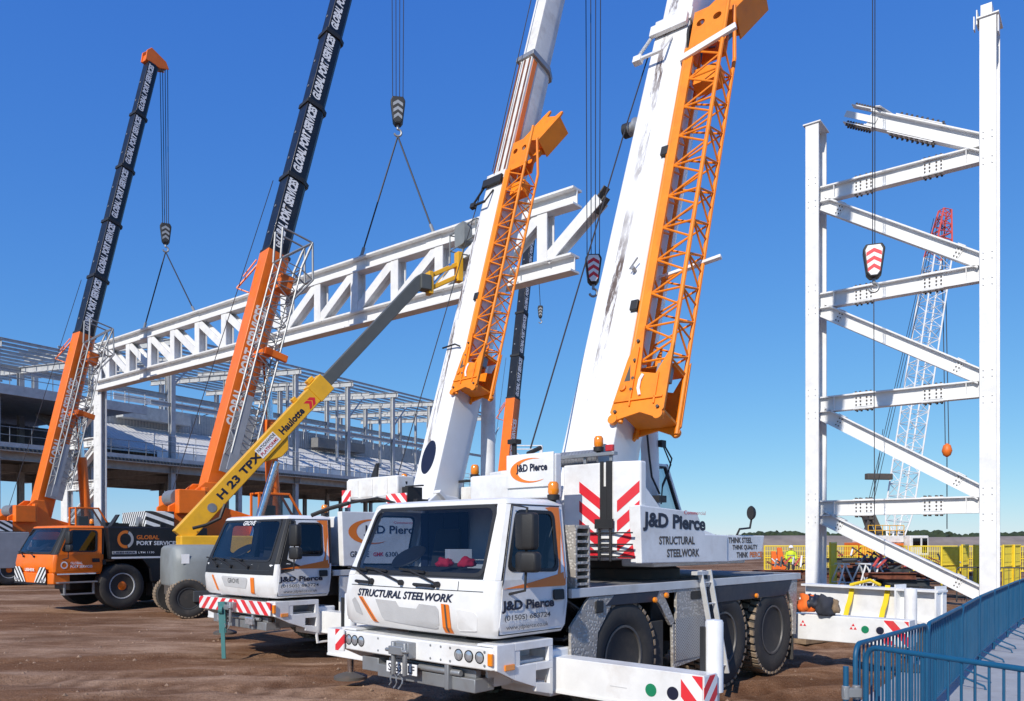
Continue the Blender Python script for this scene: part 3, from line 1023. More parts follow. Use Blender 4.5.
            if first:
                for y, mm in ((-2.43, M_green), (-2.67, 'navy')):
                    build('beam_dot', MB().lathe([(.062, 0), (.062, -.004), (.001, -.004)], (x0 - .0005, y, .62), 'x', 24), mm, beam, 0)
                build('beam_edge', MB().box(x0 - .003, x0 - .0005, -2.15, -1.95, .60, .606), 'greydecal', beam, 0)
        yj = s * (1.275 + ln - .08)
        jk = MB().lathe([(.085, .62), (.085, 1.28), (.075, 1.30), (.001, 1.31)], (x1 + .10, yj, 0), 'z', 20)
        jack = build('outrigger_jack', jk, 'white', root, 30)
        build('jack_rod', MB().tube((x1 + .10, yj, .12), (x1 + .10, yj, .66), .05, 12), 'chrome', jack)
        build('jack_foot', MB().lathe([(.06, .17), (.20, .13), (.24, .11), (.24, .07), (.001, .07)], (x1 + .10, yj, 0), 'z', 20), 'dark', jack)
        jb = MB().box(x1 + .001, x1 + .03, yj + .05, yj + .10, .50, 1.24)
        build('jack_bracket', jb, 'plastic', jack, 0, .006)
    if first:
        for s in (-1, 1):
            yend = s * 2.92
            y0, y1 = sorted((s * .6, yend))
            x0, x1 = L + .06, L + .34
            beam = build('outrigger_beam', MB().box(x0, x1, y0, y1, .45, .86), 'white', root, 0, .012)
            if s < 0:
                build('hazard_board', MB().box(x0 - .006, x0 - .001, y0 + .01, y0 + .36, .47, .84), stripes_x('rear_board', (0, -1, .9), .30), beam, 0)
                for y, mm in ((-2.28, M_green), (-2.50, 'navy')):
                    build('beam_dot', MB().lathe([(.058, 0), (.058, -.004), (.001, -.004)], (x0 - .0005, y, .68), 'x', 24), mm, beam, 0)
                for y in (-1.30, -2.10):
                    q = MB()
                    for a in (0, 120, 240):
                        ca, sa = math.cos(R(a + 90)), math.sin(R(a + 90))
                        cc = (y + .035 * ca, .70 + .035 * sa)
                        q.prism([(cc[0] + .028 * math.cos(R(b + a + 90)), cc[1] + .028 * math.sin(R(b + a + 90))) for b in (0, 120, 240)], 'x', x0 - .004, x0 - .001)
                    build('warning_mark', q, 'red', beam, 0)
            jack = build('outrigger_jack', MB().lathe([(.09, .5), (.09, 1.30), (.08, 1.32), (.001, 1.33)], (x1 + .12, yend - s * .1, 0), 'z', 20), 'white', root, 30)
            build('jack_rod', MB().tube((x1 + .12, yend - s * .1, .12), (x1 + .12, yend - s * .1, .5), .05, 12), 'chrome', jack)
            build('jack_foot', MB().lathe([(.06, .17), (.20, .13), (.24, .11), (.24, .07), (.001, .07)], (x1 + .12, yend - s * .1, 0), 'z', 20), 'dark', jack)
    # ladder leaning on the deck edge
    if first:
        ld = MB()
        for dx in (0, .24):
            ld.bar((3.86 + dx, -1.30, 1.66), (4.02 + dx, -1.48, .27), .025, .07, (0, 1, 0))
        for k in range(5):
            t = .12 + k * .2
            p = Vector((3.86, -1.30, 1.66)).lerp(Vector((4.02, -1.48, .27)), t)
            ld.tube(p, p + Vector((.24, 0, 0)), .014, 6)
        build('access_ladder', ld, 'alu', root, 0, .004)
        build('ladder_bracket', MB().box(3.72, 4.02, -1.34, -1.25, 1.60, 1.65), 'alu', root, 0, .004)
    # ---- superstructure
    px, pz, el = c['pivot']
    sup_ = build('turntable', MB().lathe([(.75, 1.53), (.75, 1.66), (.70, 1.68), (.70, 1.80), (.001, 1.80)], (px + 1.0, 0, 0), 'z', 40), 'dark', root, 30)
    tm = MB()
    tb_ = .42 if first else .75
    tm.prism([(px - tb_, 1.80), (px - tb_, 2.75), (px - .35, 3.05), (px + .25, 3.0), (px + 1.0, 2.45), (px + 2.7, 2.1), (px + 2.7, 1.80)], 'y', -.62, -.50)
    tm.prism([(px - tb_, 1.80), (px - tb_, 2.75), (px - .35, 3.05), (px + .25, 3.0), (px + 1.0, 2.45), (px + 2.7, 2.1), (px + 2.7, 1.80)], 'y', .50, .62)
    tm.box(px - tb_, px + 2.7, -.5, .5, 1.80, 1.95)
    build('turret', tm, 'white', root, 0, .015)
    if first:
        cw = MB()
        cw.prism([(2.40, -.16), (2.40, -.95), (2.50, -1.275), (2.62, -1.275), (2.62, -.16)], 'z', 1.83, 3.02)
        cw.prism([(2.40, .16), (2.40, .95), (2.50, 1.275), (2.62, 1.275), (2.62, .16)], 'z', 1.83, 3.02)
        cwo = build('counterweight', cw, 'white', root, 0, .02)
        st = MB()
        for zc in (2.80, 2.56, 2.32, 2.10, 1.98):
            q = [(-.42, zc), (-.42, zc - .14), (-.74, zc - .36), (-.74, zc - .22)]
            q = [(a, max(1.84, b)) for a, b in q]
            st.prism(q, 'x', 2.396, 2.399)
            q = [(-.99, zc - .40), (-.99, zc - .26), (-1.26, zc - .02), (-1.26, zc - .16)]
            q = [(a, max(1.84, b)) for a, b in q]
            st.add([(2.40 + (-.95 - a) * .3077 - .004, a, b) for a, b in q], [(0, 1, 2, 3)])
        build('chevron', st, 'red', cwo, 0)
        tr = MB().box(2.37, 2.399, -.93, -.85, 2.28, 3.03)
        tr.box(2.37, 2.399, -.80, -.76, 2.28, 3.03)
        tr.box(2.365, 2.399, -.86, -.79, 2.28, 2.72)
        tr.box(2.34, 2.37, -.97, -.70, 2.20, 2.32)
        for z in (2.14, 2.0, 1.92, 1.85):
            tr.box(2.36, 2.385, -1.24, -.20, z, z + .018)
        for y in (-.92, -.75):
            tr.tube((2.37, y, 2.28), (2.37, y, 1.80), .018, 8)
        for z in (2.2, 2.06, 1.95, 1.86):
            tr.box(2.36, 2.38, -.92, -.75, z, z + .02)
        build('slide_rail', tr, 'plastic', cwo, 0, .003)
        build('counterweight_lettering_base', MB().box(2.36, 2.398, -.42, -.20, 2.135, 2.16), 'plastic', cwo, 0)
        # winch cover with the logo
        wc = MB().prism([(1.68, 2.56), (1.68, 3.09), (1.80, 3.10), (1.80, 2.56)], 'y', -.62, .16)
        wcv = build('winch_cover', wc, 'white', root, 0, .02)
        # upright logo board in front of the cover
        lb = MB().box(1.655, 1.676, -.61, .15, 2.70, 3.11)
        board = build('logo_board', lb, 'white', wcv, 0, .008)
        mp = lambda p, t: (1.653 - t, -.23 - p[0], p[1])
        build('swoosh', swoosh(MB(), .02, 2.905, .33, .15, mp, .002), 'logo_orange', board, 0)
        text('J&D Pierce', .50, .12, 'navy', board, (1.651, -.02, 2.865), (0, -1, 0), (0, 0, 1), bold=.035)
        sd_ = MB().box(1.75, 2.36, -.12, .9, 1.75, 2.9)
        build('engine_cover', sd_, 'white', root, 0, .03)
        # rail with lamp on the counterweight
        rl = MB().box(2.36, 2.44, -.98, .05, 3.10, 3.14)
        for y in (-.9, -.5, -.05):
            rl.box(2.40, 2.43, y - .02, y + .02, 3.02, 3.10)
        build('lamp_rail', rl, 'steel', root, 0, .004)
        beacon(root, (2.40, -.72, 3.16), .95)
        build('rear_lamp', MB().box(2.37, 2.42, -.95, -.84, 3.15, 3.23), 'redlens', root, 0, .01)
        wr = MB()
        for k in range(12):
            wr.lathe([(.10, 0), (.10, .05), (.07, .052)], (2.62, -.62 + k * .055, 3.12), 'y', 14)
        wr.lathe([(.16, 0), (.16, .03)], (2.62, -.66, 3.12), 'y', 16)
        build('hoist_winch', wr, 'steel', root, 30)
        beacon(root, (1.14, -1.04, 2.50), 1.0)
        hk = MB().box(1.98, 2.02, .30, .36, 3.16, 3.34)
        hk.box(1.94, 2.06, .26, .40, 3.30, 3.36)
        hk.tube((2.0, .10, 3.16), (2.0, -.12, 3.22), .03, 8)
        build('rope_guide', hk, 'plastic', root, 0, .006)
        # signwritten side panel
        pn = MB().prism([(2.48, 1.78), (2.44, 2.48), (3.78, 2.43), (4.0, 2.14), (4.62, 2.13), (4.62, 1.76)], 'y', -1.30, -1.14)
        pan = build('side_cover', pn, 'white', root, 0, .012)
        yy = -1.302
        text('J&D Pierce', 1.50, .235, 'navy', pan, (2.50, yy, 2.17), (1, 0, -.025), (.025, 0, 1), bold=.042)
        text('Commercial', .55, .05, 'red', pan, (3.45, yy, 2.395), (1, 0, 0), (0, 0, 1))
        text('STRUCTURAL', .86, .105, 'dark', pan, (2.86, yy, 2.005), (1, 0, 0), (0, 0, 1), bold=.03)
        text('STEELWORK', .80, .105, 'dark', pan, (3.04, yy, 1.845), (1, 0, 0), (0, 0, 1), bold=.03)
        p2 = MB().prism([(4.64, 1.76), (4.64, 2.13), (5.82, 2.13), (5.70, 1.78)], 'y', -1.28, -1.1)
        pn2 = build('tool_box', p2, 'white', root, 0, .012)
        y2 = -1.282
        text('THINK STEEL', .72, .082, 'dark', pn2, (4.68, y2, 2.02), (1, 0, 0), (0, 0, 1), bold=.03)
        text('THINK QUALITY', .78, .082, 'dark', pn2, (4.80, y2, 1.915), (1, 0, 0), (0, 0, 1), bold=.03)
        text('THINK', .36, .082, 'dark', pn2, (4.92, y2, 1.81), (1, 0, 0), (0, 0, 1), bold=.03)
        text('PIERCE', .40, .082, 'logo_orange', pn2, (5.33, y2, 1.81), (1, 0, 0), (0, 0, 1), bold=.03)
        fill = MB().box(3.0, 4.7, -1.13, -.64, 1.72, 2.10)
        fill.box(4.7, 5.6, -1.08, -.64, 1.72, 2.06)
        build('hydraulic_tank', fill, 'white_dirty', root, 0, .02)
        mi = MB().path([(4.98, -1.24, 2.10), (4.98, -1.30, 2.22), (5.30, -1.30, 2.24), (5.36, -1.30, 2.40)], .016, 6)
        mo = build('turret_mirror', mi, 'plastic', root)
        build('mirror_housing', MB().loft([[(5.34 + dx, -1.30 + .062 * k * math.cos(q), 2.46 + .105 * k * math.sin(q)) for q in [2 * math.pi * i / 20 for i in range(20)]] for dx, k in ((-.03, .9), (0, 1), (.05, .85), (.06, .3))]), 'plastic', mo, 50)
        # operator's cab on the far side
        oc = MB()
        pf_ = [(4.75, 1.82), (4.75, 3.30), (5.95, 3.30), (6.42, 2.50), (6.35, 1.82)]
        for y0, y1 in ((.50, .55), (1.25, 1.30)):
            for a, b in zip(pf_, pf_[1:] + pf_[:1]):
                oc.bar((a[0], (y0 + y1) / 2, a[1]), (b[0], (y0 + y1) / 2, b[1]), .05, .08, (0, 1, 0), .03)
        for a in pf_:
            oc.tube((a[0], .5, a[1]), (a[0], 1.3, a[1]), .035, 6)
        oc.box(4.75, 5.95, .5, 1.3, 3.26, 3.32)
        ocb = build('operator_cab', oc, 'white', root, 0, .006)
        se = MB()
        for a, b in zip(pf_[1:4], pf_[2:5]):
            se.bar((a[0] - .06, .50, a[1] - .03), (b[0] - .06, .50, b[1] - .03), .03, .05, (0, 1, 0))
        build('cab_seal', se, 'plastic', ocb, 0)
        build('cab_body', MB().prism([(4.78, 1.84), (4.78, 2.35), (6.40, 2.35), (6.34, 1.84)], 'y', .51, 1.29), 'white', ocb, 0, .01)
        gp = [(4.8, 2.35), (4.8, 3.26), (5.93, 3.26), (6.38, 2.5), (6.37, 2.35)]
        for y in (.525, 1.275):
            build('cab_window', MB().sheet([(a, y, b) for a, b in gp]), 'glass', ocb, 0)
        build('cab_window', MB().sheet([(5.95, .53, 3.28), (5.95, 1.27, 3.28), (6.41, 1.27, 2.5), (6.41, .53, 2.5)]), 'clearglass', ocb, 0)
        build('operator_seat', MB().box(5.0, 5.4, .7, 1.1, 2.3, 2.45).box(4.95, 5.05, .72, 1.08, 2.4, 3.0), 'seat', ocb, 0, .03)
        # lift cylinder
        cyl = build('lift_cylinder', MB().tube((4.72, 0, 2.25), (4.60, 0, 4.6), .135, 20), 'white', root)
        build('cylinder_rod', MB().tube((4.60, 0, 4.55), (4.53, 0, 6.1), .085, 14), 'chrome', cyl)
        hz = MB()
        hz.path([(4.42, -.10, 3.72), (4.40, -.16, 3.3), (4.5, -.14, 3.0), (4.62, -.2, 2.75)], .016, 6)
        hz.path([(4.86, -.10, 3.55), (4.96, -.2, 3.3), (4.84, -.2, 3.05), (4.66, -.22, 2.85)], .013, 6)
        hz.path([(4.80, -.14, 3.5), (4.9, -.22, 3.2), (4.7, -.2, 2.9), (4.66, -.2, 2.6)], .011, 6)
        hz.box(4.68, 4.80, -.20, -.13, 3.46, 3.56)
        hz.box(4.45, 4.65, -.30, -.14, 2.62, 2.72)
        build('cylinder_hose', hz, 'plastic', cyl)
    else:
        pn = MB().prism([(1.36, 1.60), (1.32, 2.58), (3.35, 2.60), (3.35, 1.60)], 'y', -1.29, -1.15)
        pan = build('side_cover', pn, 'white', root, 0, .012)
        yy = -1.292
        fpl = lambda p, t: (p[0], -1.2905 - t, p[1])
        build('swoosh', swoosh(MB(), 1.98, 2.22, .52, .23, fpl, .002), 'logo_orange', pan, 0)
        text('J&D Pierce', 1.32, .20, 'navy', pan, (1.80, yy, 2.14), (1, 0, 0), (0, 0, 1), bold=.02)
        text('Commercial', .5, .045, 'red', pan, (2.5, yy, 2.38), (1, 0, 0), (0, 0, 1))
        text('GROVE', .42, .11, 'dgrey', pan, (1.50, yy, 1.755), (1, 0, 0), (0, 0, 1), bold=.02)
        text('GMK', .24, .075, 'red', pan, (2.02, yy, 1.765), (1, 0, 0), (0, 0, 1), bold=.03)
        text('6300-1', .40, .09, 'dgrey', pan, (2.30, yy, 1.755), (1, 0, 0), (0, 0, 1), bold=.01)
        build('hydraulic_tank', MB().box(1.45, 3.3, -1.14, 1.1, 1.62, 2.5), 'white', root, 0, .02)
        cw = build('counterweight', MB().box(3.3, 3.75, -.42, 1.30, 2.95, 3.40).box(3.28, 3.8, -1.2, 1.2, 1.85, 2.5), 'white_dirty', root, 0, .03)
        lidb = MB()
        for y in (.1, .6, 1.1):
            lidb.box(3.285, 3.298, y - .2, y + .2, 2.99, 3.36)
        build('counterweight_plate', lidb, 'white_dirty', cw, 0, .006)
        build('hazard_board', MB().box(3.26, 3.285, -.75, -.10, 2.78, 3.02), stripes_x('crane_board', (0, -.9, 1), .27), cw, 0, .004)
        build('hazard_board', MB().box(3.26, 3.285, 1.15, 1.45, 2.78, 3.16), stripes_x('crane_board_far', (0, .9, 1), .27), cw, 0, .004)
        rl = MB().box(3.5, 3.56, -.95, -.1, 3.16, 3.19)
        rl.box(3.4, 3.8, -.62, -.44, 2.7, 3.16)
        rl.box(3.4, 3.7, -.92, -.80, 2.6, 2.9)
        rl.lathe([(.09, 0), (.09, .3)], (3.6, -.35, 3.06), 'y', 12)
        build('lamp_rail', rl, 'plastic', root, 0, .01)
        beacon(root, (3.54, -.35, 3.22), 1.1)
        beacon(root, (3.54, 1.42, 3.1), 1.3)
        hk = MB()
        hk.loft([[(3.5, .55, 3.40), (3.5, .75, 3.40), (3.56, .75, 3.40), (3.56, .55, 3.40)], [(3.5, .50, 3.72), (3.5, .56, 3.72), (3.56, .56, 3.72), (3.56, .50, 3.72)]])
        build('folded_mirror', hk, 'plastic', root, 0, .006)
        cy = build('lift_cylinder', MB().tube((6.35, 0, 2.25), (6.40, 0, 6.2), .17, 20), 'white', root)
        build('cylinder_rod', MB().tube((6.40, 0, 6.1), (6.43, 0, 8.6), .10, 14), 'chrome', cy)
        wb = MB().box(5.2, 6.0, -1.0, -.3, 2.1, 3.25)
        wbo = build('winch_cover', wb, 'white_dirty', root, 0, .02)
        build('warning_label', MB().box(5.19, 5.199, -.80, -.62, 2.88, 3.02), 'yellow', wbo, 0)
        rl2 = MB().box(5.15, 5.25, -1.2, -.1, 3.35, 3.40)
        build('lamp_rail', rl2, 'plastic', root, 0, .006)
        beacon(root, (5.2, -.75, 3.42), 1.5)
        bk = MB().bar((4.2, -.62, 3.1), (5.2, -.62, 2.3), .08, .2, (0, 1, 0))
        build('turret_brace', bk, 'white', root, 0, .01)
        beacon(root, (1.16, -1.0, 2.50), 1.0)
    # ---- boom
    BM = boom_matrix(px, pz, el, c.get('slew', 0), c.get('py', 0))
    w, h = c.get('bw', .86), c.get('bh', .98)
    base = boom_section(root, BM, -1.15, c['l1'], w, h, 'boom', 0, 'boom', tap=c.get('tap', 1))
    wj = w
    w *= c.get('tap', 1)
    x = c['l1']
    tip = c['tip']
    ns = c['nsec']
    for k in range(ns):
        w2 = w * (.86 - .11 * k); h2 = h * (.86 - .11 * k)
        x2 = x + (tip - c['l1']) / ns
        boom_section(root, BM, x - .5, x2, w2 * (1 if first else .9), h2, 'boom' if first else 'white_dirty', .045 + .045 * k, 'boom_section')
        collar(root, BM, x2 - .16, w2, h2, 'steel', .045 + .045 * k, .05)
        if not first and k == 0:
            q = MB(BM)
            for y in (-.20, -.03, .14):
                q.box(x - .3, x2 - .2, y, y + .05, -.044, -.030)
            build('rust_streak', q, 'rust', root, 0)
            q = MB(BM)
            q.box(x - .3, x2 - .2, -w2 * .45 - .012, -w2 * .45 - .002, -.25, -.12)
            build('boom_stripe', q, 'logo_orange', root, 0)
        x = x2
    hd = MB(BM)
    hd.prism([(tip, 0), (tip + .7, -.05), (tip + .9, -.45), (tip + .6, -.9), (tip, -.7)], 'y', -.22, .22)
    build('boom_head', hd, 'boom', root, 0, .02)
    collar(root, BM, c['l1'] - .22, w, h, 'white_dirty', 0, .03, .24)
    # rope guard frame near the end of the base section
    g = MB(BM)
    xg = c['l1'] - .25
    for y in (w / 2 + .02, w / 2 + .02):
        g.tube((xg, w / 2 + .03, .02), (xg - .62, w / 2 + .16, .16), .028, 8)
    g.tube((xg - .62, w / 2 + .16, .16), (xg - .62, -w / 2 + .30, .16), .030, 8)
    g.tube((xg - .62, -w / 2 + .30, .16), (xg - .22, -w / 2 + .26, .02), .022, 8)
    g.box(xg - .68, xg - .56, w / 2 + .06, w / 2 + .20, .10, .20)
    g.box(xg - .10, xg + .10, -w / 2, w / 2 + .05, .032, .10)
    build('rope_guard', g, 'white' if first else 'plastic', root, 30)
    if first:
        ro = build('rope_roller', MB(BM).lathe([(.06, -.1), (.15, .0), (.15, .04), (.10, .05), (.10, .10), (.11, .11), (.11, .16), (.001, .16)], (5.85, w / 2 + .06, -.12), 'y', 24), 'steel', root, 30)
        build('roller_cap', MB(BM).lathe([(.115, 0), (.115, .10), (.08, .12), (.001, .12)], (5.85, w / 2 + .20, -.12), 'y', 20), 'plastic', ro, 30)
        a = BM @ Vector((c['l1'] - .5, w / 2 + .13, -.1)); b = BM @ Vector((5.85, w / 2 + .17, 0.03)); d = Vector((2.10, .14, 3.24))
        build('hoist_rope', MB().tube(a, b, .012, 6).tube(b, d, .012, 6), 'rope', root)
        for xx in (2.2, 4.9):
            build('boom_lug', MB(BM).box(xx, xx + .16, -w / 2 - .10, -w / 2 + .02, -.12, .06), 'plastic', root, 0, .01)
        lamp = MB(BM).tube((2.9, -w / 2 + .08, .02), (2.9, -w / 2 + .08, .10), .03, 8).tube((2.9, -w / 2 + .14, .07), (3.05, -w / 2 + .02, .10), .012, 6)
        build('boom_bracket', lamp, 'steel', root)
    else:
        ov = MB(BM)
        ov.lathe([(.001, .006), (.21, .006), (.21, .001)], (0, 0, 0), 'z', 28)
        ov.v = [tuple(BM @ (Vector(((BM.inverted() @ Vector(v)).x * 1.9 + .30, (BM.inverted() @ Vector(v)).y + .06, (BM.inverted() @ Vector(v)).z)))) for v in ov.v]
        build('access_hole', ov, 'navy', base, 0)
        for xx, zz in ((3.0, .05),):
            g = MB(BM).path([(xx, w / 2 + .12, .06), (xx, -w * .1, .10), (xx - .05, -w / 2 + .1, .05)], .02, 6)
            build('rope_guide', g, 'plastic', root)
        for xx in (.5, .85, 1.2, 1.55):
            build('bolt', MB(BM).lathe([(.035, 0), (.035, -.012), (.001, -.012)], (xx, -w / 2 - .001, -.35), 'y', 10), 'plastic', base, 0)
        for k, xx in enumerate((4.1,)):
            build('boom_lug', MB(BM).box(xx, xx + .18, -w / 2 - .12, -w / 2 + .02, -.12, .06), 'plastic', root, 0, .01)
        a = BM @ Vector((c['l1'] - .3, w / 2 + .1, .05)); d = Vector((px - .5, .62, 3.2))
        build('hoist_rope', MB().tube(a, d, .012, 6), 'rope', root)
        build('hoist_rope', MB().tube(BM @ Vector((c['l1'], .05, .12)), BM @ Vector((tip, .05, .25)), .012, 6), 'rope', root)
    # ---- stowed lattice jib on the boom's side
    j0, j1 = c['jib']
    y0, y1, z0, z1 = -wj / 2 - .05, -wj / 2 - .05 - .60, .02, -.45
    JM = BM @ Matrix.Rotation(math.atan((wj - w) / 2 / 8), 4, 'Z')
    ym = (y0 + y1) / 2; zm = (z0 + z1) / 2
    lat = MB(JM)
    nb = 10
    xs = [lerp(j0 + .9, j1 - 1.0, i / nb) for i in range(nb + 1)]
    rc, rb = .032, .0155
    for y, z in ((y0, z0), (y1, z0), (y0, z1), (y1, z1)):
        lat.tube((j0, y, z), (j1 - .9, y, z), rc, 8)
    for i in range(nb):
        a, b = xs[i], xs[i + 1]
        m_ = (a + b) / 2
        # outer side face: warren bracing
        lat.tube((a, y1, z0), (m_, y1, z1), rb, 6); lat.tube((m_, y1, z1), (b, y1, z0), rb, 6)
        lat.tube((a, y1, z0), (a, y1, z1), rb, 6)
        lat.tube((a, y0, z1), (m_, y1, z1), rb, 6); lat.tube((m_, y1, z1), (b, y0, z1), rb, 6)
        lat.tube((a, y0 - .13, z0), (m_, y1, z0), rb, 6); lat.tube((m_, y1, z0), (b, y0 - .13, z0), rb, 6)
        lat.tube((a, y0, z0), (m_, y0, z1), rb, 6); lat.tube((m_, y0, z1), (b, y0, z0), rb, 6)
        lat.tube((a, y1, z0), (a, y0, z0), rb, 6)
    jib = build('fly_jib', lat, 'jib_orange', root, 40)
    pl = MB(JM)
    # solid plate along the inner chord
    pl.box(j0 + .55, j1 - .9, y0 - .14, y0 + .02, z0 - .03, z0 + .02)
    pl.box(j0 + .55, j1 - 2.0, y0 - .02, y0 + .02, z0 - .14, z0 - .031)
    # foot plates with lugs
    foot = [(j0 + .15, y0 + .16), (j0 + .95, y0 + .03), (j0 + 1.45, y0 - .15), (j0 + .72, y0 - .20), (j0 + .66, y1 + .16), (j0 + 1.1, y1 - .04), (j0 + .12, y1 - .04), (j0, y1 + .06), (j0 + .10, ym), (j0 + .02, y0 + .06)]
    pl.prism(foot, 'z', z0 + .025, z0 + .055)
    ft2 = [(a, b) for a, b in foot]
    pl.prism(ft2, 'z', z1 - .05, z1 - .02)
    pl.prism([(j0 + .12, z0 + .05), (j0 + 1.35, z0 + .05), (j0 + .9, zm + .05), (j0 + 1.35, z1 - .05), (j0 + .12, z1 - .05), (j0, zm)], 'y', y1 - .055, y1 - .035) if False else None
    pl.box(j0 + .12, j0 + .16, y1, y0, z1, z0)
    pl.box(j0 + .85, j0 + .89, y1, y0 - .1, z1, z1 + .35)
    for y in (y1 + .03, y0 + .10):
        for z in (z0 + .04, z1 - .035):
            pl.lathe([(.07, -.03), (.07, .03)], (j0 + .04, y, z), 'z', 14)
    jf = build('jib_foot', pl, 'jib_orange', jib, 0, .004)
    rb_ = MB(JM)
    rb_.box(j0 + .2, j0 + 1.1, y0 - .14, y0 - .12, z0 + .055, z0 + .085)
    rb_.box(j0 + .2, j0 + .66, y1 + .10, y1 + .125, z0 + .055, z0 + .08)
    rb_.box(j0 + .28, j0 + .31, y1, y0 + .12, z0 + .055, z0 + .08)
    rb_.lathe([(.05, .0), (.05, .03), (.03, .034)], (j0 + .5, y0 + .02, z0 + .055), 'z', 12)
    build('stiffener', rb_, 'jib_orange', jf, 0, .003)
    pn_ = MB(JM)
    for (a_, b_) in ((j0 + .45, y0 - .12), (j0 + .62, y0 - .12), (j0 + .9, y0 - .1), (j0 + 1.2, y0 - .1), (j0 + .14, y0 + .07), (j0 + .14, y1 + .04)):
        pn_.lathe([(.022, .0), (.022, .035), (.001, .04)], (a_, b_, z0 + .055), 'z', 8)
    pn_.prism([(j0 + .60, y0 + .02), (j0 + .86, y0 - .03), (j0 + .60, y0 - .07)], 'z', z0 + .055, z0 + .057)  # flat dark triangle paints the shade of an opening in the foot plate
    build('pins_and_hole_patch', pn_, 'dark', jf, 30)
    bx = MB(JM).box(j0 + .62, j0 + .86, ym - .26, ym - .10, zm + .02, zm + .22)
    build('jib_winch_box', bx, 'silver', jib, 0, .01)
    lp = MB(JM).path([(j0 + .35, y0 - .26, z0 + .07), (j0 + .45, y0 - .23, z0 + .08), (j0 + .58, y0 - .23, z0 + .075), (j0 + .66, y0 - .26, z0 + .07)], .022, 6)
    build('jib_handle', lp, 'whitetext', jib)
    # head plate with two holes, tapering and the jib's folded head
    n = 16
    def circ(cx, cy, r): return [(cx + r * math.cos(2 * math.pi * i / n + math.pi / 4), cy + r * math.sin(2 * math.pi * i / n + math.pi / 4)) for i in range(n)]
    tp = MB(JM)
    xa, xb = j1 - .95, j1 - .15
    w3 = (y0 - .03) - (y1 + .02)
    for k in range(2):
        ya = y1 + .02 + w3 * k / 2; yb_ = ya + w3 / 2
        cen = ((xa + xb) / 2 + .12, (ya + yb_) / 2)
        q = circ(cen[0], cen[1], .07)
        corners = [(xb, yb_), (xa, yb_), (xa, ya), (xb, ya)]
        outp = [(corners[i // 4][0] + 1e-4 * (i % 4), corners[i // 4][1] + 1e-4 * (i % 4)) for i in range(n)]
        tp.ring(outp, q, lambda p, t: (p[0], p[1], z0 + .0 - t), .03)
    tp.box(xa, xb, y0 - .05, y0 - .02, z1 + .15, z0 - .031)
    tp.tube((j1 - .9, y1, z1), (j1 - .1, y1, z0 - .2), rc, 8)
    tp.tube((j1 - .9, y0, z1), (j1 - .1, y0, z0 - .2), rc, 8)
    tp.tube((j1 - .95, y1, z0), (j1 + .1, y1, z0), rc, 8)
    tp.box(j1 - 1.5, j1 - 1.2, y1 + .1, y0 - .1, z1 + .05, z1 + .3)
    tp.box(j1 - .9, j1 - .5, y1 + .1, y0 - .1, z1 + .1, z1 + .14)
    build('jib_head_plate', tp, 'jib_orange', jib, 0, .004)
    if c.get('jibhead', True):
        HM = JM @ Matrix.Translation((j1 + .08, ym + .04, -.25)) @ Matrix.Rotation(R(-20), 4, 'Z') @ Matrix.Rotation(R(18), 4, 'Y') @ Matrix.Scale(.86, 4)
        hb = MB(HM)
        hb.box(-.05, .95, -.40, .30, -.03, .0)
        hb.box(-.05, .95, -.42, -.39, -.55, .0)
        hb.box(-.05, .95, .28, .31, -.55, .0)
        hb.box(.90, .93, -.39, .28, -.5, -.031)
        hb.box(-.02, .02, -.39, .28, -.5, -.031)
        hb.prism([(.95, -.42), (1.15, -.36), (1.15, -.28), (.95, -.22)], 'z', -.06, .0)
        hb.prism([(.95, .12), (1.22, .2), (1.22, .28), (.95, .31)], 'z', -.06, .0)
        build('jib_head', hb, 'jib_orange', jib, 0, .006)
        stt = MB(HM).box(-.75, .25, -.36, -.20, -.42, -.30)
        build('jib_strut', stt, 'jib_orange' if not first else 'greyboom', jib, 0, .01)
        sh = MB(HM).lathe([(.20, -.05), (.23, -.05), (.17, 0), (.23, .05), (.20, .05)], (.55, -.05, -.3), 'y', 20)
        build('jib_sheave', sh, 'redlattice', jib, 30)
    if first:
        ar = MB(BM)
        ar.bar((3.05, -w / 2, -.45), (3.2, y1 - .22, -.45), .05, .07)
        build('jib_bracket', ar, 'white', root, 0, .006)
        ar = MB(BM)
        ar.bar((j1 - 1.1, -w / 2 - .0, .05), (j1 - .85, y1 - .10, .05), .12, .05)
        build('jib_bracket', ar, 'white', root, 0, .006)
        hr = MB(BM).lathe([(.30, 0), (.30, .04), (.24, .04)], (c['l1'] - .5, -w / 2 - .06, -.25), 'y', 24)
        build('hose_reel', hr, 'plastic', root, 30)
    return root, BM

_sx = {}
def stripes_x(key, d, period):
    if key not in _sx:
        _sx[key] = stripes('red_white_' + key, (.72, .03, .04), (.8, .8, .79), d, period, .5)
    return _sx[key]
M_green = mat('green_decal', (.01, .22, .10), .4)

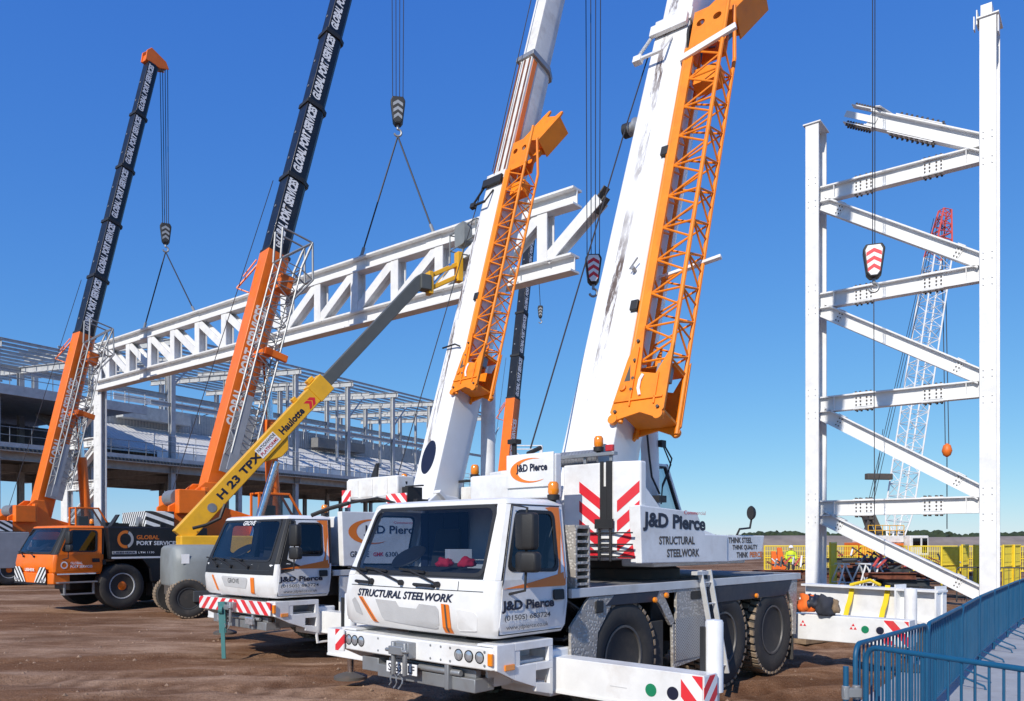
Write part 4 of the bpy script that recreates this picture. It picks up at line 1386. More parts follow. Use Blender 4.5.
ANG = math.atan2(.735, .678)
crane_first, BM1 = white_crane((-1.083, 8.64), ANG, dict(
    label='nearest white crane, STRUCTURAL STEELWORK lettered across its nose', first=True,
    cab=dict(paint='white', stripe=True, grab=True), length=7.12, axles=(2.2, 4.64, 6.2),
    pivot=(3.07, 3.22, R(69.9)), slew=R(5), tap=.70, l1=7.85, tip=43.0, nsec=4, jib=(.42, 7.85)))
crane_second, BM2 = white_crane((-4.89, 14.22), ANG, dict(
    label='white crane with black band below its windscreen, beside the nearest white crane', first=False,
    cab=dict(paint='white', stripe=True, band=True, fararm=False, pillar='plastic', darkfront=True,
             hole=[(.50, 1.80), (.52, 2.36), (1.0, 2.36), (.96, 1.80)]), length=9.2, axles=(2.4, 4.1, 6.4, 8.0),
    pivot=(4.55, 3.62, R(73.0)), py=.08, l1=7.60, tip=18.2, nsec=3, jib=(1.75, 8.45), bw=.76, tap=.74, bh=1.0))
# ------------------------------------------------------------------ orange cranes with black telescopic booms
nose_stripes = {-1: stripes('nose_stripes_near', (.02, .02, .02), (.8, .8, .79), (0, .75, .75), .155, .5), 1: stripes('nose_stripes_far', (.02, .02, .02), (.8, .8, .79), (0, -.75, .75), .155, .5)}

def orange_crane(origin, ang, c):
    root = thing('mobile_crane', c['label'], 'mobile crane', (origin[0], origin[1], 0), ang, 'orange mobile cranes with black booms')
    sx = 1.26
    body = c.get('body', 'black')
    H = 1.375
    cab = make_cab(root, dict(paint=c.get('cabpaint', 'orange'), sx=sx, pillar='plastic', fararm=False, wipers=[(.5, .9), (-.2, .2)]))
    sk = MB().prism([(.06, -1.18), (-.04, -1.02), (-.07, 0), (-.04, 1.02), (.06, 1.18), (.5, 1.18), (.5, -1.18)], 'z', .82, 1.13)
    bp = build('bumper', sk, c.get('cabpaint', 'orange'), root, 40, .02)
    fm = front_map(sx)
    for sg, key in ((-1, 'near'), (1, 'far')):
        q = [(sg * .30, .86), (sg * 1.03, .86), (sg * 1.03, 1.30), (sg * .62, 1.30)]
        build('chevron_board', MB().plate(q, lambda p, t: (-.088 - t, p[0], p[1]), .006), nose_stripes[sg], bp, 0)
    text('LIEBHERR', .62, .085, 'whitetext', bp, (-.092, .0, 1.22), (0, -1, 0), (0, 0, 1), 'C', bold=.02)
    build('bumper_band', MB().box(-.09, -.06, -1.04, 1.04, .80, .85), 'black', bp, 0)
    for y in (-.85, .85):
        build('headlight', MB().box(-.098, -.07, y - .12, y + .12, .88, .96), 'lamp', bp, 0, .01)
    fs = MB().box(.30, 1.15, -1.30, -1.05, .50, .54).box(.12, 1.22, -1.33, -1.05, .84, .88).box(.3, .34, -1.28, -1.2, .54, .84).box(1.11, 1.15, -1.28, -1.2, .54, .84)
    build('step', fs, 'steel', root, 0, .006)
    build('white_line', MB().box(.12, 1.20, -1.262, -1.255, 1.085, 1.12), 'whitetext', root, 0)
    door = [o for o in root.children if o.name.split('.')[0] == 'door'][0]
    sm = side_map(sx, .017, -1)
    rg = MB()
    N = 24
    cc = (.24, 1.36)
    o_ = [sm((cc[0] + .082 / sx * 1.2 * math.cos(2 * math.pi * i / N), cc[1] + .105 * math.sin(2 * math.pi * i / N)), 0) for i in range(N)]
    i_ = [sm((cc[0] + .055 / sx * 1.2 * math.cos(2 * math.pi * i / N), cc[1] + .070 * math.sin(2 * math.pi * i / N)), 0) for i in range(N)]
    rg.add(o_ + i_, [(i, (i + 1) % N, N + (i + 1) % N, N + i) for i in range(N)])
    build('ring_logo', rg, 'whitetext', door, 0)
    yy = -1.2795
    text('GLOBAL', .34, .075, 'whitetext', door, (.47, yy, 1.375), (1, 0, 0), (0, 0, 1), bold=.03)
    text('PORT SERVICES', .62, .075, 'whitetext', door, (.47, yy, 1.275), (1, 0, 0), (0, 0, 1), bold=.03)
    beacon(root, (1.25, -.9, 2.5), 1.0)
    # carrier body
    L = c.get('length', 12.5)
    ax = c.get('axles', (1.95, 3.9, 6.9, 8.6, 10.3))
    bd = MB().prism([(1.56, 1.50), (1.50, 2.47), (4.75, 2.47), (4.75, .78), (2.86, .78), (2.78, 1.20), (2.55, 1.48)], 'y', -H, H)
    bo = build('body', bd, body, root, 0, .025)
    b2 = MB().box(4.76, L, -H, H, 1.45, 1.75).box(.8, L - .1, -.5, .5, .6, 1.4)
    b2.box(5.2, 6.2, -H + .01, H - .01, .7, 1.44)
    build('chassis', b2, 'black' if body == 'black' else 'dark', root, 0, .02)
    dk = MB().box(1.6, 4.7, -H + .1, H - .1, 2.472, 2.50)
    for x, y in ((1.8, -.6), (2.6, .3), (3.4, -.9)):
        dk.box(x, x + .4, y, y + .3, 2.50, 2.62)
    build('deck', dk, 'plastic', bo, 0)
    fl = MB().loft([[(1.72, -1.1, 2.5), (1.72, -.9, 2.5), (1.80, -.9, 2.5), (1.80, -1.1, 2.5)], [(1.95, -1.1, 2.85), (1.95, -.9, 2.85), (2.0, -.9, 2.85), (2.0, -1.1, 2.85)]])
    build('folded_mirror', fl, 'plastic', root, 0, .006)
    ys = -H - .003
    if c.get('lettered'):
        rg = MB()
        for a0, a1, mm in ((70, 285, 'logo_orange'), (-70, 65, 'greydecal')):
            q = MB()
            n = 14
            ou = [(2.02 + .25 * math.cos(R(lerp(a0, a1, i / n))), ys, 2.10 + .27 * math.sin(R(lerp(a0, a1, i / n)))) for i in range(n + 1)]
            inn = [(2.02 + .17 * math.cos(R(lerp(a0, a1, i / n))), ys, 2.10 + .18 * math.sin(R(lerp(a0, a1, i / n)))) for i in range(n + 1)]
            q.add(ou + inn, [(i, i + 1, n + 2 + i, n + 1 + i) for i in range(n)])
            build('ring_logo', q, mm, bo, 0)
        text('GLOBAL', .72, .13, 'logo_orange', bo, (2.36, ys, 2.10), (1, 0, 0), (0, 0, 1), bold=.03)
        text('PORT SERVICES', 1.35, .13, 'whitetext', bo, (2.36, ys, 1.92), (1, 0, 0), (0, 0, 1), bold=.03)
        build('name_board', MB().box(1.62, 2.36, ys - .002, ys + .002, 1.655, 1.745), 'greydecal', bo, 0)
        text('LIEBHERR', .68, .06, 'navy', bo, (1.65, ys - .003, 1.67), (1, 0, 0), (0, 0, 1), bold=.03)
        text('LTM 1130', .5, .06, 'whitetext', bo, (2.42, ys, 1.67), (1, 0, 0), (0, 0, 1), bold=.01)
        build('white_line', MB().box(1.60, 4.6, ys - .001, ys + .002, 1.52, 1.575), 'whitetext', bo, 0)
        build('door_handle', MB().box(1.38, 1.48, -1.29, -1.26, 1.35, 1.5), 'plastic', root, 0, .01)
    for x in ax:
        for s in (-1, 1):
            make_wheel(root, x, s * 1.12, .70, .45, s, 'rimgrey', 'orange', blocks=False, dish=.22)
    build('mudguard', MB().box(2.92, 3.02, -1.3, -.9, .35, 1.1), 'plastic', root, 0, .01)
    # superstructure
    px, pz, el = c['pivot']
    slew = c.get('slew', 0)
    S = Matrix.Translation((px, 0, 0)) @ Matrix.Rotation(slew, 4, 'Z') @ Matrix.Translation((-px, 0, 0))
    build('turntable', MB(S).lathe([(.9, 1.75), (.9, 2.1), (.001, 2.1)], (px + 1.2, 0, 0), 'z', 36), 'dark', root, 30)
    t = MB(S)
    for y in (-.62, .52):
        t.prism([(px - 1.3, 2.1), (px - 1.3, 3.2), (px - .7, 3.55), (px - .1, 4.05), (px + .35, 4.05), (px + .6, 3.2), (px + 2.2, 2.75), (px + 3.3, 2.55), (px + 3.3, 2.1)], 'y', y, y + .1)
    t.box(px - 1.3, px + 3.3, -.52, .52, 2.1, 2.35)
    t.box(px - 1.1, px - .2, -1.0, -.63, 2.95, 3.75)
    t.box(px - .25, px - .1, -.95, -.63, 2.95, 3.85)
    t.box(px - 1.1, px - .3, .63, 1.0, 2.95, 3.6)
    tu = build('turret', t, 'orange', root, 0, .03)
    w2 = MB(S)
    w2.lathe([(.28, -.45), (.28, .45)], (px - .9, 0, 3.5), 'y', 18)
    build('hoist_winch', w2, 'steel', root, 30)
    cwm = MB(S).box(px - 2.2, px - 1.32, -1.25, 1.25, 2.15, 3.0)
    cwo = build('counterweight', cwm, 'stripe_bw', root, 0, .02)
    build('counterweight_pin', MB(S).lathe([(.17, -.12), (.17, .0), (.10, .02)], (px - 2.2, -.8, 2.65), 'x', 14), 'steel', cwo, 30)
    oc = MB(S)
    cx = px + 1.5
    pf_ = [(cx, 2.3), (cx, 3.7), (cx + 1.1, 3.7), (cx + 1.6, 2.9), (cx + 1.5, 2.3)]
    oc2 = MB(S).prism([(cx + .02, 2.3), (cx + .02, 2.75), (cx + 1.55, 2.75), (cx + 1.48, 2.3)], 'y', -1.33, -.65)
    opc = build('operator_cab', oc2, 'orange', root, 0, .02)
    for y in (-1.32, -.66):
        for a, b in zip(pf_, pf_[1:] + pf_[:1]):
            oc.bar((a[0], y, a[1]), (b[0], y, b[1]), .07, .09, (0, 1, 0), .03)
    oc.box(cx, cx + 1.12, -1.34, -.64, 3.68, 3.74)
    build('cab_frame', oc, 'orange', opc, 0, .01)
    for y in (-1.33, -.67):
        g = MB(S).sheet([(a, y, b) for a, b in [(cx, 2.75), (cx, 3.68), (cx + 1.1, 3.68), (cx + 1.6, 2.9), (cx + 1.57, 2.75)]])
        build('cab_window', g, 'glass', opc, 0)
    build('operator_seat', MB(S).box(cx + .2, cx + .7, -1.15, -.8, 2.75, 3.3), 'seat', opc, 0, .04)
    # boom
    BM = boom_matrix(px, pz, el, slew)
    w, h = c.get('bw', .80), c.get('bh', .95)
    l1, tip, ns = c['l1'], c['tip'], c['nsec']
    base = boom_section(root, BM, -1.4, l1, w, h, 'orange', 0, 'boom')
    collar(root, BM, l1 - .02, w * .96, h * .96, 'plastic', .02, .02, .12)
    rp = MB(BM)
    rp.tube((l1 - .3, w / 2, -.1), (l1 - 1.5, w / 2 + .35, .35), .04, 6); rp.tube((l1 - .3, w / 2, .05), (l1 - 1.0, w / 2 + .3, .25), .03, 6); rp.tube((l1 - 1.5, w / 2 + .35, .35), (l1 - 1.6, w / 2, .02), .03, 6)
    build('rope_guard', rp, 'orange', root, 30)
    x = l1
    for k in range(ns):
        f = .90 - .05 * k
        ww, hh = w * f, h * f
        zo = .03 + .02 * k
        x2 = x + (tip - l1) / ns
        s_ = boom_section(root, BM, x - .4, x2, ww, hh, 'black', zo, 'boom_section')
        if k < ns - 1:
            collar(root, BM, x2 - .14, ww, hh, 'plastic', zo, .045, .17)
        ln = (x2 - x)
        text('GLOBAL PORT SERVICES', ln * .88, hh * .44, 'whitetext', s_, tuple(BM @ Vector((x + ln * .05, -ww / 2 - .004, -zo - hh * .52))),
             BM.to_3x3() @ Vector((1, 0, 0)), BM.to_3x3() @ Vector((.16, 0, 1)).normalized(), bold=.05)
        for q in (.25, .6):
            pb = MB(BM).lathe([(.05, 0), (.05, .02), (.001, .02)], (x + ln * q, ww * .18, -zo), 'z', 10)
            build('inspection_cover', pb, 'steel', s_, 30)
        x = x2
    text('GLOBAL', 1.35, .42, 'whitetext', base, tuple(BM @ Vector((2.4, -w / 2 - .004, -.50))), BM.to_3x3() @ Vector((1, 0, 0)), BM.to_3x3() @ Vector((0, 0, 1)), bold=.035)
    text('PORT SERVICES', 2.6, .42, 'whitetext', base, tuple(BM @ Vector((4.3, -w / 2 - .004, -.50))), BM.to_3x3() @ Vector((1, 0, 0)), BM.to_3x3() @ Vector((0, 0, 1)), bold=.035)
    hd = MB(BM)
    hd.prism([(tip - .1, .06), (tip + .45, .10), (tip + .75, -.1), (tip + .55, -1.0), (tip + .25, -1.25), (tip - .05, -.75)], 'y', -.28, -.20)
    hd.prism([(tip - .1, .06), (tip + .45, .10), (tip + .75, -.1), (tip + .55, -1.0), (tip + .25, -1.25), (tip - .05, -.75)], 'y', .20, .28)
    hd.box(tip - .1, tip + .3, -.2, .2, -.7, .02)
    hdo = build('boom_head', hd, 'orange', root, 0, .02)
    build('head_sheave', MB(BM).lathe([(.26, -.12), (.20, 0), (.26, .12)], (tip + .30, 0, -.92), 'y', 18), 'steel', hdo, 30)
    # lift cylinder
    cyl = MB()
    a = S @ Vector((px + 2.7, 0, 2.3)); b = BM @ Vector((5.6, 0, -h)); mid_ = a.lerp(b, .62)
    cy = build('lift_cylinder', MB().tube(a, mid_, .24, 16), 'orange', root)
    build('cylinder_rod', MB().tube(mid_, b, .15, 12), 'chrome', cy)
    build('hoist_rope', MB().tube(BM @ Vector((l1 + 3, w / 2 + .25, .12)), S @ Vector((px - .9, .35, 3.6)), .015, 5), 'rope', root)
    # silver lattice jib folded along the base section
    if c.get('lattice', True):
        yj = -w / 2 - .55
        lt = MB(BM)
        lattice(lt, (1.3, yj, -.62), (l1 - .6, yj, -.62), (0, .62, 0), (0, 0, .78), 16, .038, .02)
        lat = build('fly_jib', lt, 'silver', root, 40)
        p = MB(BM)
        p.box(.7, 2.9, yj + .28, yj + .34, -1.02, -.2)
        p.box(.7, 3.4, yj - .33, yj - .28, -.5, -.2)
        build('jib_foot', p, 'silverpaint', lat, 0, .006)
        hm = MB(BM)
        for y in (yj - .3, yj + .3):
            hm.tube((l1 - .6, y, -1.0), (l1 + .5, y * 1.05, -1.15), .05, 6)
            hm.tube((l1 - .6, y, -.2), (l1 + .5, y * 1.05, -1.15), .04, 6)
            hm.tube((l1 + .5, y * 1.05, -1.15), (l1 - .8, y * 1.05, -1.5), .04, 6)
            hm.tube((l1 - .8, y * 1.05, -1.5), (l1 - 1.8, y, -1.0), .04, 6)
            hm.tube((l1 - .6, y, -1.0), (l1 - .8, y * 1.05, -1.5), .03, 6)
            hm.tube((l1 - .6, y, -.2), (l1 + .5, y, .0), .045, 6)
            hm.tube((l1 + .5, y, .0), (l1 + .5, y * 1.05, -1.15), .035, 6)
        hm.tube((l1 + .5, (yj - .3) * 1.05, -1.15), (l1 + .5, (yj + .3) * 1.05, -1.15), .04, 6)
        hm.tube((l1 - .8, (yj - .3) * 1.05, -1.5), (l1 - .8, (yj + .3) * 1.05, -1.5), .04, 6)
        build('jib_head', hm, 'silver', lat, 40)
        build('jib_pulley', MB(BM).box(l1 - 1.6, l1 - 1.0, yj - .2, yj + .2, -.9, -.4), 'craneorange', lat, 0, .03)
        build('jib_bracket', MB(BM).box(5.0, 5.25, -w / 2 - .95, -w / 2, -.75, -.45).box(5.0, 5.25, -w / 2 - .95, -w / 2 - .8, -1.3, -.45), 'orange', root, 0, .02)
    return root, BM

ANG3 = math.atan2(.8, .6)
oc_b, BMB = orange_crane((-13.95, 23.3), ANG3, dict(label='orange crane with black lettered body and its front wheel in full view', lettered=True,
    pivot=(5.38, 3.83, R(75.5)), slew=R(-11.8), l1=9.1, tip=27.6, nsec=6))
oc_a, BMA = orange_crane((-26.82, 34.94), ANG3, dict(label='leftmost crane with silver body, its boom ending in an orange head', body='silverpaint', cabpaint='silverpaint',
    pivot=(5.40, 3.58, R(77.0)), l1=9.4, tip=25.5, nsec=5))
oc_c, BMC = orange_crane((-4.4, 50.4), ANG3, dict(label='distant crane whose thin black boom rises between the two white booms', lattice=False,
    pivot=(5.71, 3.8, R(80.4)), l1=8.4, tip=21.2, nsec=4))

# ------------------------------------------------------------------ hook blocks with their ropes
def world(root, p):
    return Matrix.LocRotScale(root.location, root.rotation_euler.to_quaternion(), None) @ Vector(p)

def hook_block(label, p, top, hb=1.1, wb=.5, face=0.0, style='rw', falls=4, spread=.35):
    """p: centre of the block, top: point where the ropes leave the boom head"""
    t = thing('hook_block', label, 'hook block', p, face, 'crane hook blocks')
    b = MB()
    out = [(-.5, .35), (-.36, .5), (.36, .5), (.5, .35), (.34, -.38), (.18, -.5), (-.18, -.5), (-.34, -.38)]
    pts = [(x * wb, z * hb) for x, z in out]
    b.prism(pts, 'y', -.17 * wb / .5, .17 * wb / .5)
    build('block_body', b, 'plastic', t, 0, .03)
    for s in (-1, 1):
        yy = s * .17 * wb / .5
        pl = MB().prism([(x * .76, z * .90) for x, z in pts], 'y', yy + s * .002, yy + s * .012)
        pp = build('cheek_plate', pl, 'whitetext' if style == 'rw' else 'plastic', t, 0, .004)
        ch = MB()
        yq = yy + s * .0145
        for k in range(3):
            zc = hb * (.36 - k * .235)
            sc = 1 - max(0, .30 - (zc / hb + .05)) * .55
            w = wb * .34 * sc
            ch.add([(-w, yq, zc - .12 * hb), (0, yq, zc), (0, yq, zc - .12 * hb), (-w, yq, zc - .24 * hb)], [(0, 1, 2, 3)])
            ch.add([(0, yq, zc), (w, yq, zc - .12 * hb), (w, yq, zc - .24 * hb), (0, yq, zc - .12 * hb)], [(0, 1, 2, 3)])
        build('chevron', ch, 'red' if style == 'rw' else 'steel', pp, 0)
    hk = MB()
    hk.lathe([(.05 * hb, 0), (.05 * hb, -.16 * hb)], (0, 0, -.5 * hb), 'z', 10)
    pts3 = []
    for i in range(15):
        a = R(100 - i * 19)
        pts3.append((.13 * hb * math.cos(a), 0, -.78 * hb + .13 * hb * math.sin(a)))
    hk.path(pts3, .042 * hb, 8)
    build('hook', hk, 'steel', t)
    rp = MB()
    loc = Vector(p)
    tl = Matrix.Rotation(-face, 3, 'Z') @ (Vector(top) - loc)
    for k in range(falls):
        dx = (k / (falls - 1) - .5) * spread if falls > 1 else 0
        rp.tube((dx, .03 * (k % 2), hb * .45), (tl.x + dx * 1.3, tl.y + .04 * (k % 2), tl.z), .006 + .00032 * abs(p[1]), 5)
    build('hoist_rope', rp, 'rope', t)
    return t

# the first crane's block hangs beyond the top edge of the picture from its extended boom
tp1 = world(crane_first, BM1 @ Vector((43.6, 0, -.55)))
h1 = hook_block('red and white chevron hook block hanging inside the frame of the tall white steel tower', (tp1.x, tp1.y, 2.05 + (541 - 262) / 800 * tp1.y), tp1, .95, .60, R(-22), 'rw', 2, .06)
build('tag_line', MB().tube((0, 0, -1.1), (.02, 0, -1.1 - (520 - 290) / 800 * tp1.y), .014, 5), 'rope', h1)
tp2 = world(crane_second, BM2 @ Vector((18.75, 0, -.60)))
h2 = hook_block('red and white chevron hook block hanging at the right end of the long roof truss', (tp2.x, tp2.y, 2.05 + (541 - 270) / 800 * tp2.y), tp2, .80, .46, R(-3), 'rw', 4, .34)
tpa = world(oc_a, BMA @ Vector((25.9, 0, -1.05)))
ha_ = (tpa.x + .1, tpa.y, 2.05 + (541 - 234) / 800 * tpa.y)
hook_block('dark hook block lifting the truss below the orange boom head at the left', ha_, tpa, 1.1, .6, R(24), 'dk', 4, .30)
tpb = world(oc_b, BMB @ Vector((28.0, 0, -1.05)))
hb_ = (tpb.x, tpb.y, 2.05 + (541 - 112) / 800 * tpb.y)
hook_block('dark hook block on four ropes high above the middle of the roof truss', hb_, tpb, 1.1, .6, R(10), 'dk', 4, .42)
tpc = world(oc_c, BMC @ Vector((21.6, 0, -1.0)))
hc_ = (tpc.x + .3, tpc.y, 2.05 + (541 - 312) / 800 * tpc.y)
hook_block('small dark hook block on one rope beneath the truss beside the distant black boom', hc_, tpc, .9, .4, 0, 'dk', 1)
print('TIPS', [(round(512 + 800 * p.x / p.y), round(p.y, 1), round(p.z, 1)) for p in (tp1, tp2, tpa, tpb, tpc)])

# ------------------------------------------------------------------ white steel: roof truss and towers
T = Vector((.784, -.62, 0)); NRM = Vector((-.62, -.784, 0))
E0 = Vector((-24.7, 48.0, 0))
tr_root = thing('roof_truss', 'long white steel roof truss slung from two cranes and meeting the left tower', 'truss', tuple(E0))
def tk(k, z, n=0): return T * k + NRM * n + Vector((0, 0, z))
ZT, ZB = 13.55, 11.35
for nm, z in (('top_chord', ZT), ('bottom_chord', ZB)):
    k1 = 34.3 if nm == 'top_chord' else 34.2
    ch = build(nm, MB().ibeam(tk(-.3, z), tk(k1, z), .52, .60, .07), 'steelwhite', tr_root, 0)
    for k in (5.2, 10.6, 16.3, 23.4, 27.7):
        build('splice_plate', MB().box(*(0,) * 6) if False else MB().bar(tk(k - .40, z, .035), tk(k + .40, z, .035), .02, .42), 'steelwhite', ch, 0)
posts = [1.4 + 2.43 * i for i in range(14)]
for k in posts:
    build('post', MB().ibeam(tk(k, ZB + .26), tk(k, ZT - .26), .42, .46, .05, NRM), 'steelwhite', tr_root, 0)
for i, (a, b) in enumerate(zip(posts, posts[1:])):
    if i < 7:
        p, q = tk(a + .12, ZT - .34), tk(b - .12, ZB + .34)
    else:
        p, q = tk(a + .12, ZB + .34), tk(b - .12, ZT - .34)
    build('diagonal', MB().ibeam(p, q, .38, .42, .05, NRM), 'steelwhite', tr_root, 0)
build('diagonal', MB().ibeam(tk(posts[-1] + .15, ZB + .3), tk(35.25, ZT - .35), .40, .40, .05, NRM), 'steelwhite', tr_root, 0)
build('diagonal', MB().ibeam(tk(.1, ZT - .35), tk(posts[0] - .1, ZB + .35), .3, .3, .04), 'steelwhite', tr_root, 0)
sp = MB()
for j in (-.17, .17):
    sp.bar(tk(35.05, ZT - .58 + j, 0), tk(35.45, ZT - .16 + j, 0), .34, .04)
build('splice_plate', sp, 'dark', tr_root, 0)

def sling(label, a, b):
    o = E0
    t = thing('lifting_sling', label, 'sling', tuple(a), 0, 'lifting slings on the roof truss')
    d = Vector(b) - Vector(a)
    build('sling_rope', MB().tube((0, 0, 0), d * .90, .035, 6), 'rope', t)
    build('shackle', MB().tube(d * .90, d * .97, .07, 8).tube(d * .97, d, .10, 8), 'silver', t)
    return t
for hk, ks, nm in ((ha_, (5.2, 10.6), 'left'), (hb_, (23.4, 27.7), 'right')):
    for k, w in zip(ks, ('left', 'right')):
        q = E0 + tk(k, ZT + .27)
        sling('%s leg of the sling pair holding the %s half of the roof truss' % (w, nm), (hk[0], hk[1], hk[2] - 1.0), q)

def tower(name, label, A, B, hA, hB, levels, diag, dcol=.95, bcol=.45, stub=False):
    A = Vector((*A, 0)); B = Vector((*B, 0))
    root = thing(name, label, 'steel tower', tuple(A), 0, 'white steel towers')
    W = B - A
    ln = W.length
    t = W.normalized()
    n = Vector((t.y, -t.x, 0))          # towards the camera
    if n.y > 0: n = -n
    def P(k, z, d=0): return t * k + n * d + Vector((0, 0, z))
    off = -dcol / 2
    for k, hh in ((0, hA), (ln, hB)):
        m = MB().ibeam(P(k, 0, off), P(k, hh, off), bcol, dcol, .06, n)
        cl = build('column', m, 'steelwhite', root, 0)
        build('cap_plate', MB().bar(P(k - .3, hh + .02, off), P(k + .3, hh + .02, off), dcol + .1, .04), 'steelwhite', cl, 0)
        build('base_plate', MB().bar(P(k - .4, .03, off), P(k + .4, .03, off), dcol + .25, .06), 'steelwhite', cl, 0)
        bl = MB()
        for z in [x for x in levels if x < hh]:
            for dz in (-.5, -.3, .3, .5):
                for dk in (-.12, .12):
                    c = P(k + dk, z + dz, 0)
                    bl.lathe([(.022, 0), (.022, .02), (.001, .022)], c, d=n, n=6)
        build('bolt_row', bl, 'alu', cl, 0)
    for z in levels:
        m = MB().ibeam(P(bcol / 2 * 0 + .05, z, off), P(ln - .05, z, off), .32, .54, .045)
        bm_ = build('cross_beam', m, 'steelwhite', root, 0)
        for f in (.30, .70):
            s_ = MB()
            for zz in (.275, -.275, ):
                s_.bar(P(ln * f - .32, z + zz, off), P(ln * f + .32, z + zz, off), .30, .025)
            s_.bar(P(ln * f - .3, z, off + .03), P(ln * f + .3, z, off + .03), .02, .36)
            so = build('splice_plate', s_, 'steelwhite', bm_, 0)
            bt = MB()
            for a in (-.24, -.10, .10, .24):
                for zz in (.30, -.31):
                    for dd in (-.1, .1):
                        c = P(ln * f + a, z + zz, off + dd)
                        bt.box(c.x - .025, c.x + .025, c.y - .025, c.y + .025, c.z - .03, c.z + .035)
                for zz in (-.12, 0, .12):
                    bt.lathe([(.028, 0), (.028, .03), (.001, .03)], P(ln * f + a, z + zz, off + .041), d=n, n=6)
            build('bolt_group', bt, 'dark', so, 0)
        for f in (.12, .88):
            build('stiffener', MB().bar(P(ln * f - .012, z, off + .08), P(ln * f + .012, z, off + .08), .13, .44), 'steelwhite', bm_, 0)
    for z0, z1, fl in diag:
        p, q = (P(.2, z0, off), P(ln - .2, z1, off)) if not fl else (P(ln - .2, z0, off), P(.2, z1, off))
        dg = build('diagonal', MB().ibeam(p, q, .32, .46, .045), 'steelwhite', root, 0)
        for f in (.12, .86):
            c = p.lerp(q, f); d_ = (q - p).normalized()
            up = d_.cross(n).normalized()
            if up.z < 0: up = -up
            s2 = MB().bar(c - d_ * .10 + n * .03, c + d_ * .10 + n * .03, .03, .44, up)
            s2.bar(c - d_ * .13 + up * .25, c + d_ * .13 + up * .25, .30, .025, up)
            so = build('splice_plate', s2, 'steelwhite', dg, 0)
            b2 = MB()
            for a in (-.05, .05):
                for zz in (-.12, 0, .12):
                    b2.lathe([(.022, 0), (.022, .03), (.001, .03)], c + d_ * a + up * zz + n * .045, d=n, n=6)
            build('bolt_group', b2, 'dark', so, 0)
    if stub:
        p, q = P(ln - .15, 14.55, off), P(1.75, 16.45, off)
        sb = build('roof_stub', MB().ibeam(p, q, .34, .52, .045), 'steelwhite', root, 0)
        d_ = (q - p).normalized(); up = Vector((0, 0, 1)) - d_ * d_.z; up.normalize()
        s = MB()
        for zz in (-.29, .29):
            s.bar(q - d_ * .3 + up * zz, q + d_ * .75 + up * zz, .32, .03, up)
            s.bar(p.lerp(q, .38) + up * zz, p.lerp(q, .78) + up * zz, .32, .03, up)
        s.bar(q - d_ * .3 + n * .05, q + d_ * .85 + n * .05, .025, .2, up)
        s.bar(q - d_ * .2 + up * .35 + n * .3, q - d_ * .9 + up * .40 - n * 1.0, .25, .03, up)
        so = build('splice_plate', s, 'steelwhite', sb, 0)
        bt = MB()
        for zz in (-.34, -.25, .34):
            for i in range(9):
                for dd in (-.1, .1):
                    for c in (p.lerp(q, .38 + .045 * i), q + d_ * (-.2 + .1 * i)):
                        c = c + up * zz + n * dd
                        bt.box(c.x - .03, c.x + .03, c.y - .03, c.y + .03, c.z - .035, c.z + .035)
        build('bolt_group', bt, 'dark', so, 0)
        pl = MB()
        c = P(ln, hB, off)
        pl.bar(P(ln - .36, hB - .35, .02), P(ln - .36, hB + .05, .02), .22, .03, t)
        pl.bar(P(ln - .30, hB - .15, -.2), P(ln - .30, hB + .30, -.2), .4, .03, t)
        pl.bar(P(ln + .28, hB - .6, -.1), P(ln + .28, hB - .1, -.1), .3, .03, t)
        pl.bar(P(ln - .05, hB, -.3), P(ln - .05, hB + .42, -.3), .5, .3, t)
        build('end_plate', pl, 'steelwhite', root, 0)
    return root
tower('steel_tower', 'tall white steel tower standing alone at the right, its cross beams open to the sky', (10.5, 28.0), (14.72, 24.75), 16.65, 18.3,
      (14.25, 10.5, 6.85, 3.2), ((13.95, 10.85, 0), (10.2, 7.2, 0), (6.55, 3.55, 0), (2.9, .35, 0)), stub=True)
E1 = E0 - T * .40
F0 = E0 - T * 5.0
tower('steel_tower', 'white steel tower carrying the left end of the long roof truss', (F0.x, F0.y), (E1.x, E1.y), 12.4, 13.9,
      (10.55, 8.1, 5.5, 2.9), ((8.3, 10.3, 0), (5.7, 7.9, 0), (3.1, 5.3, 0), (.4, 2.7, 0)), dcol=.36, bcol=.92)
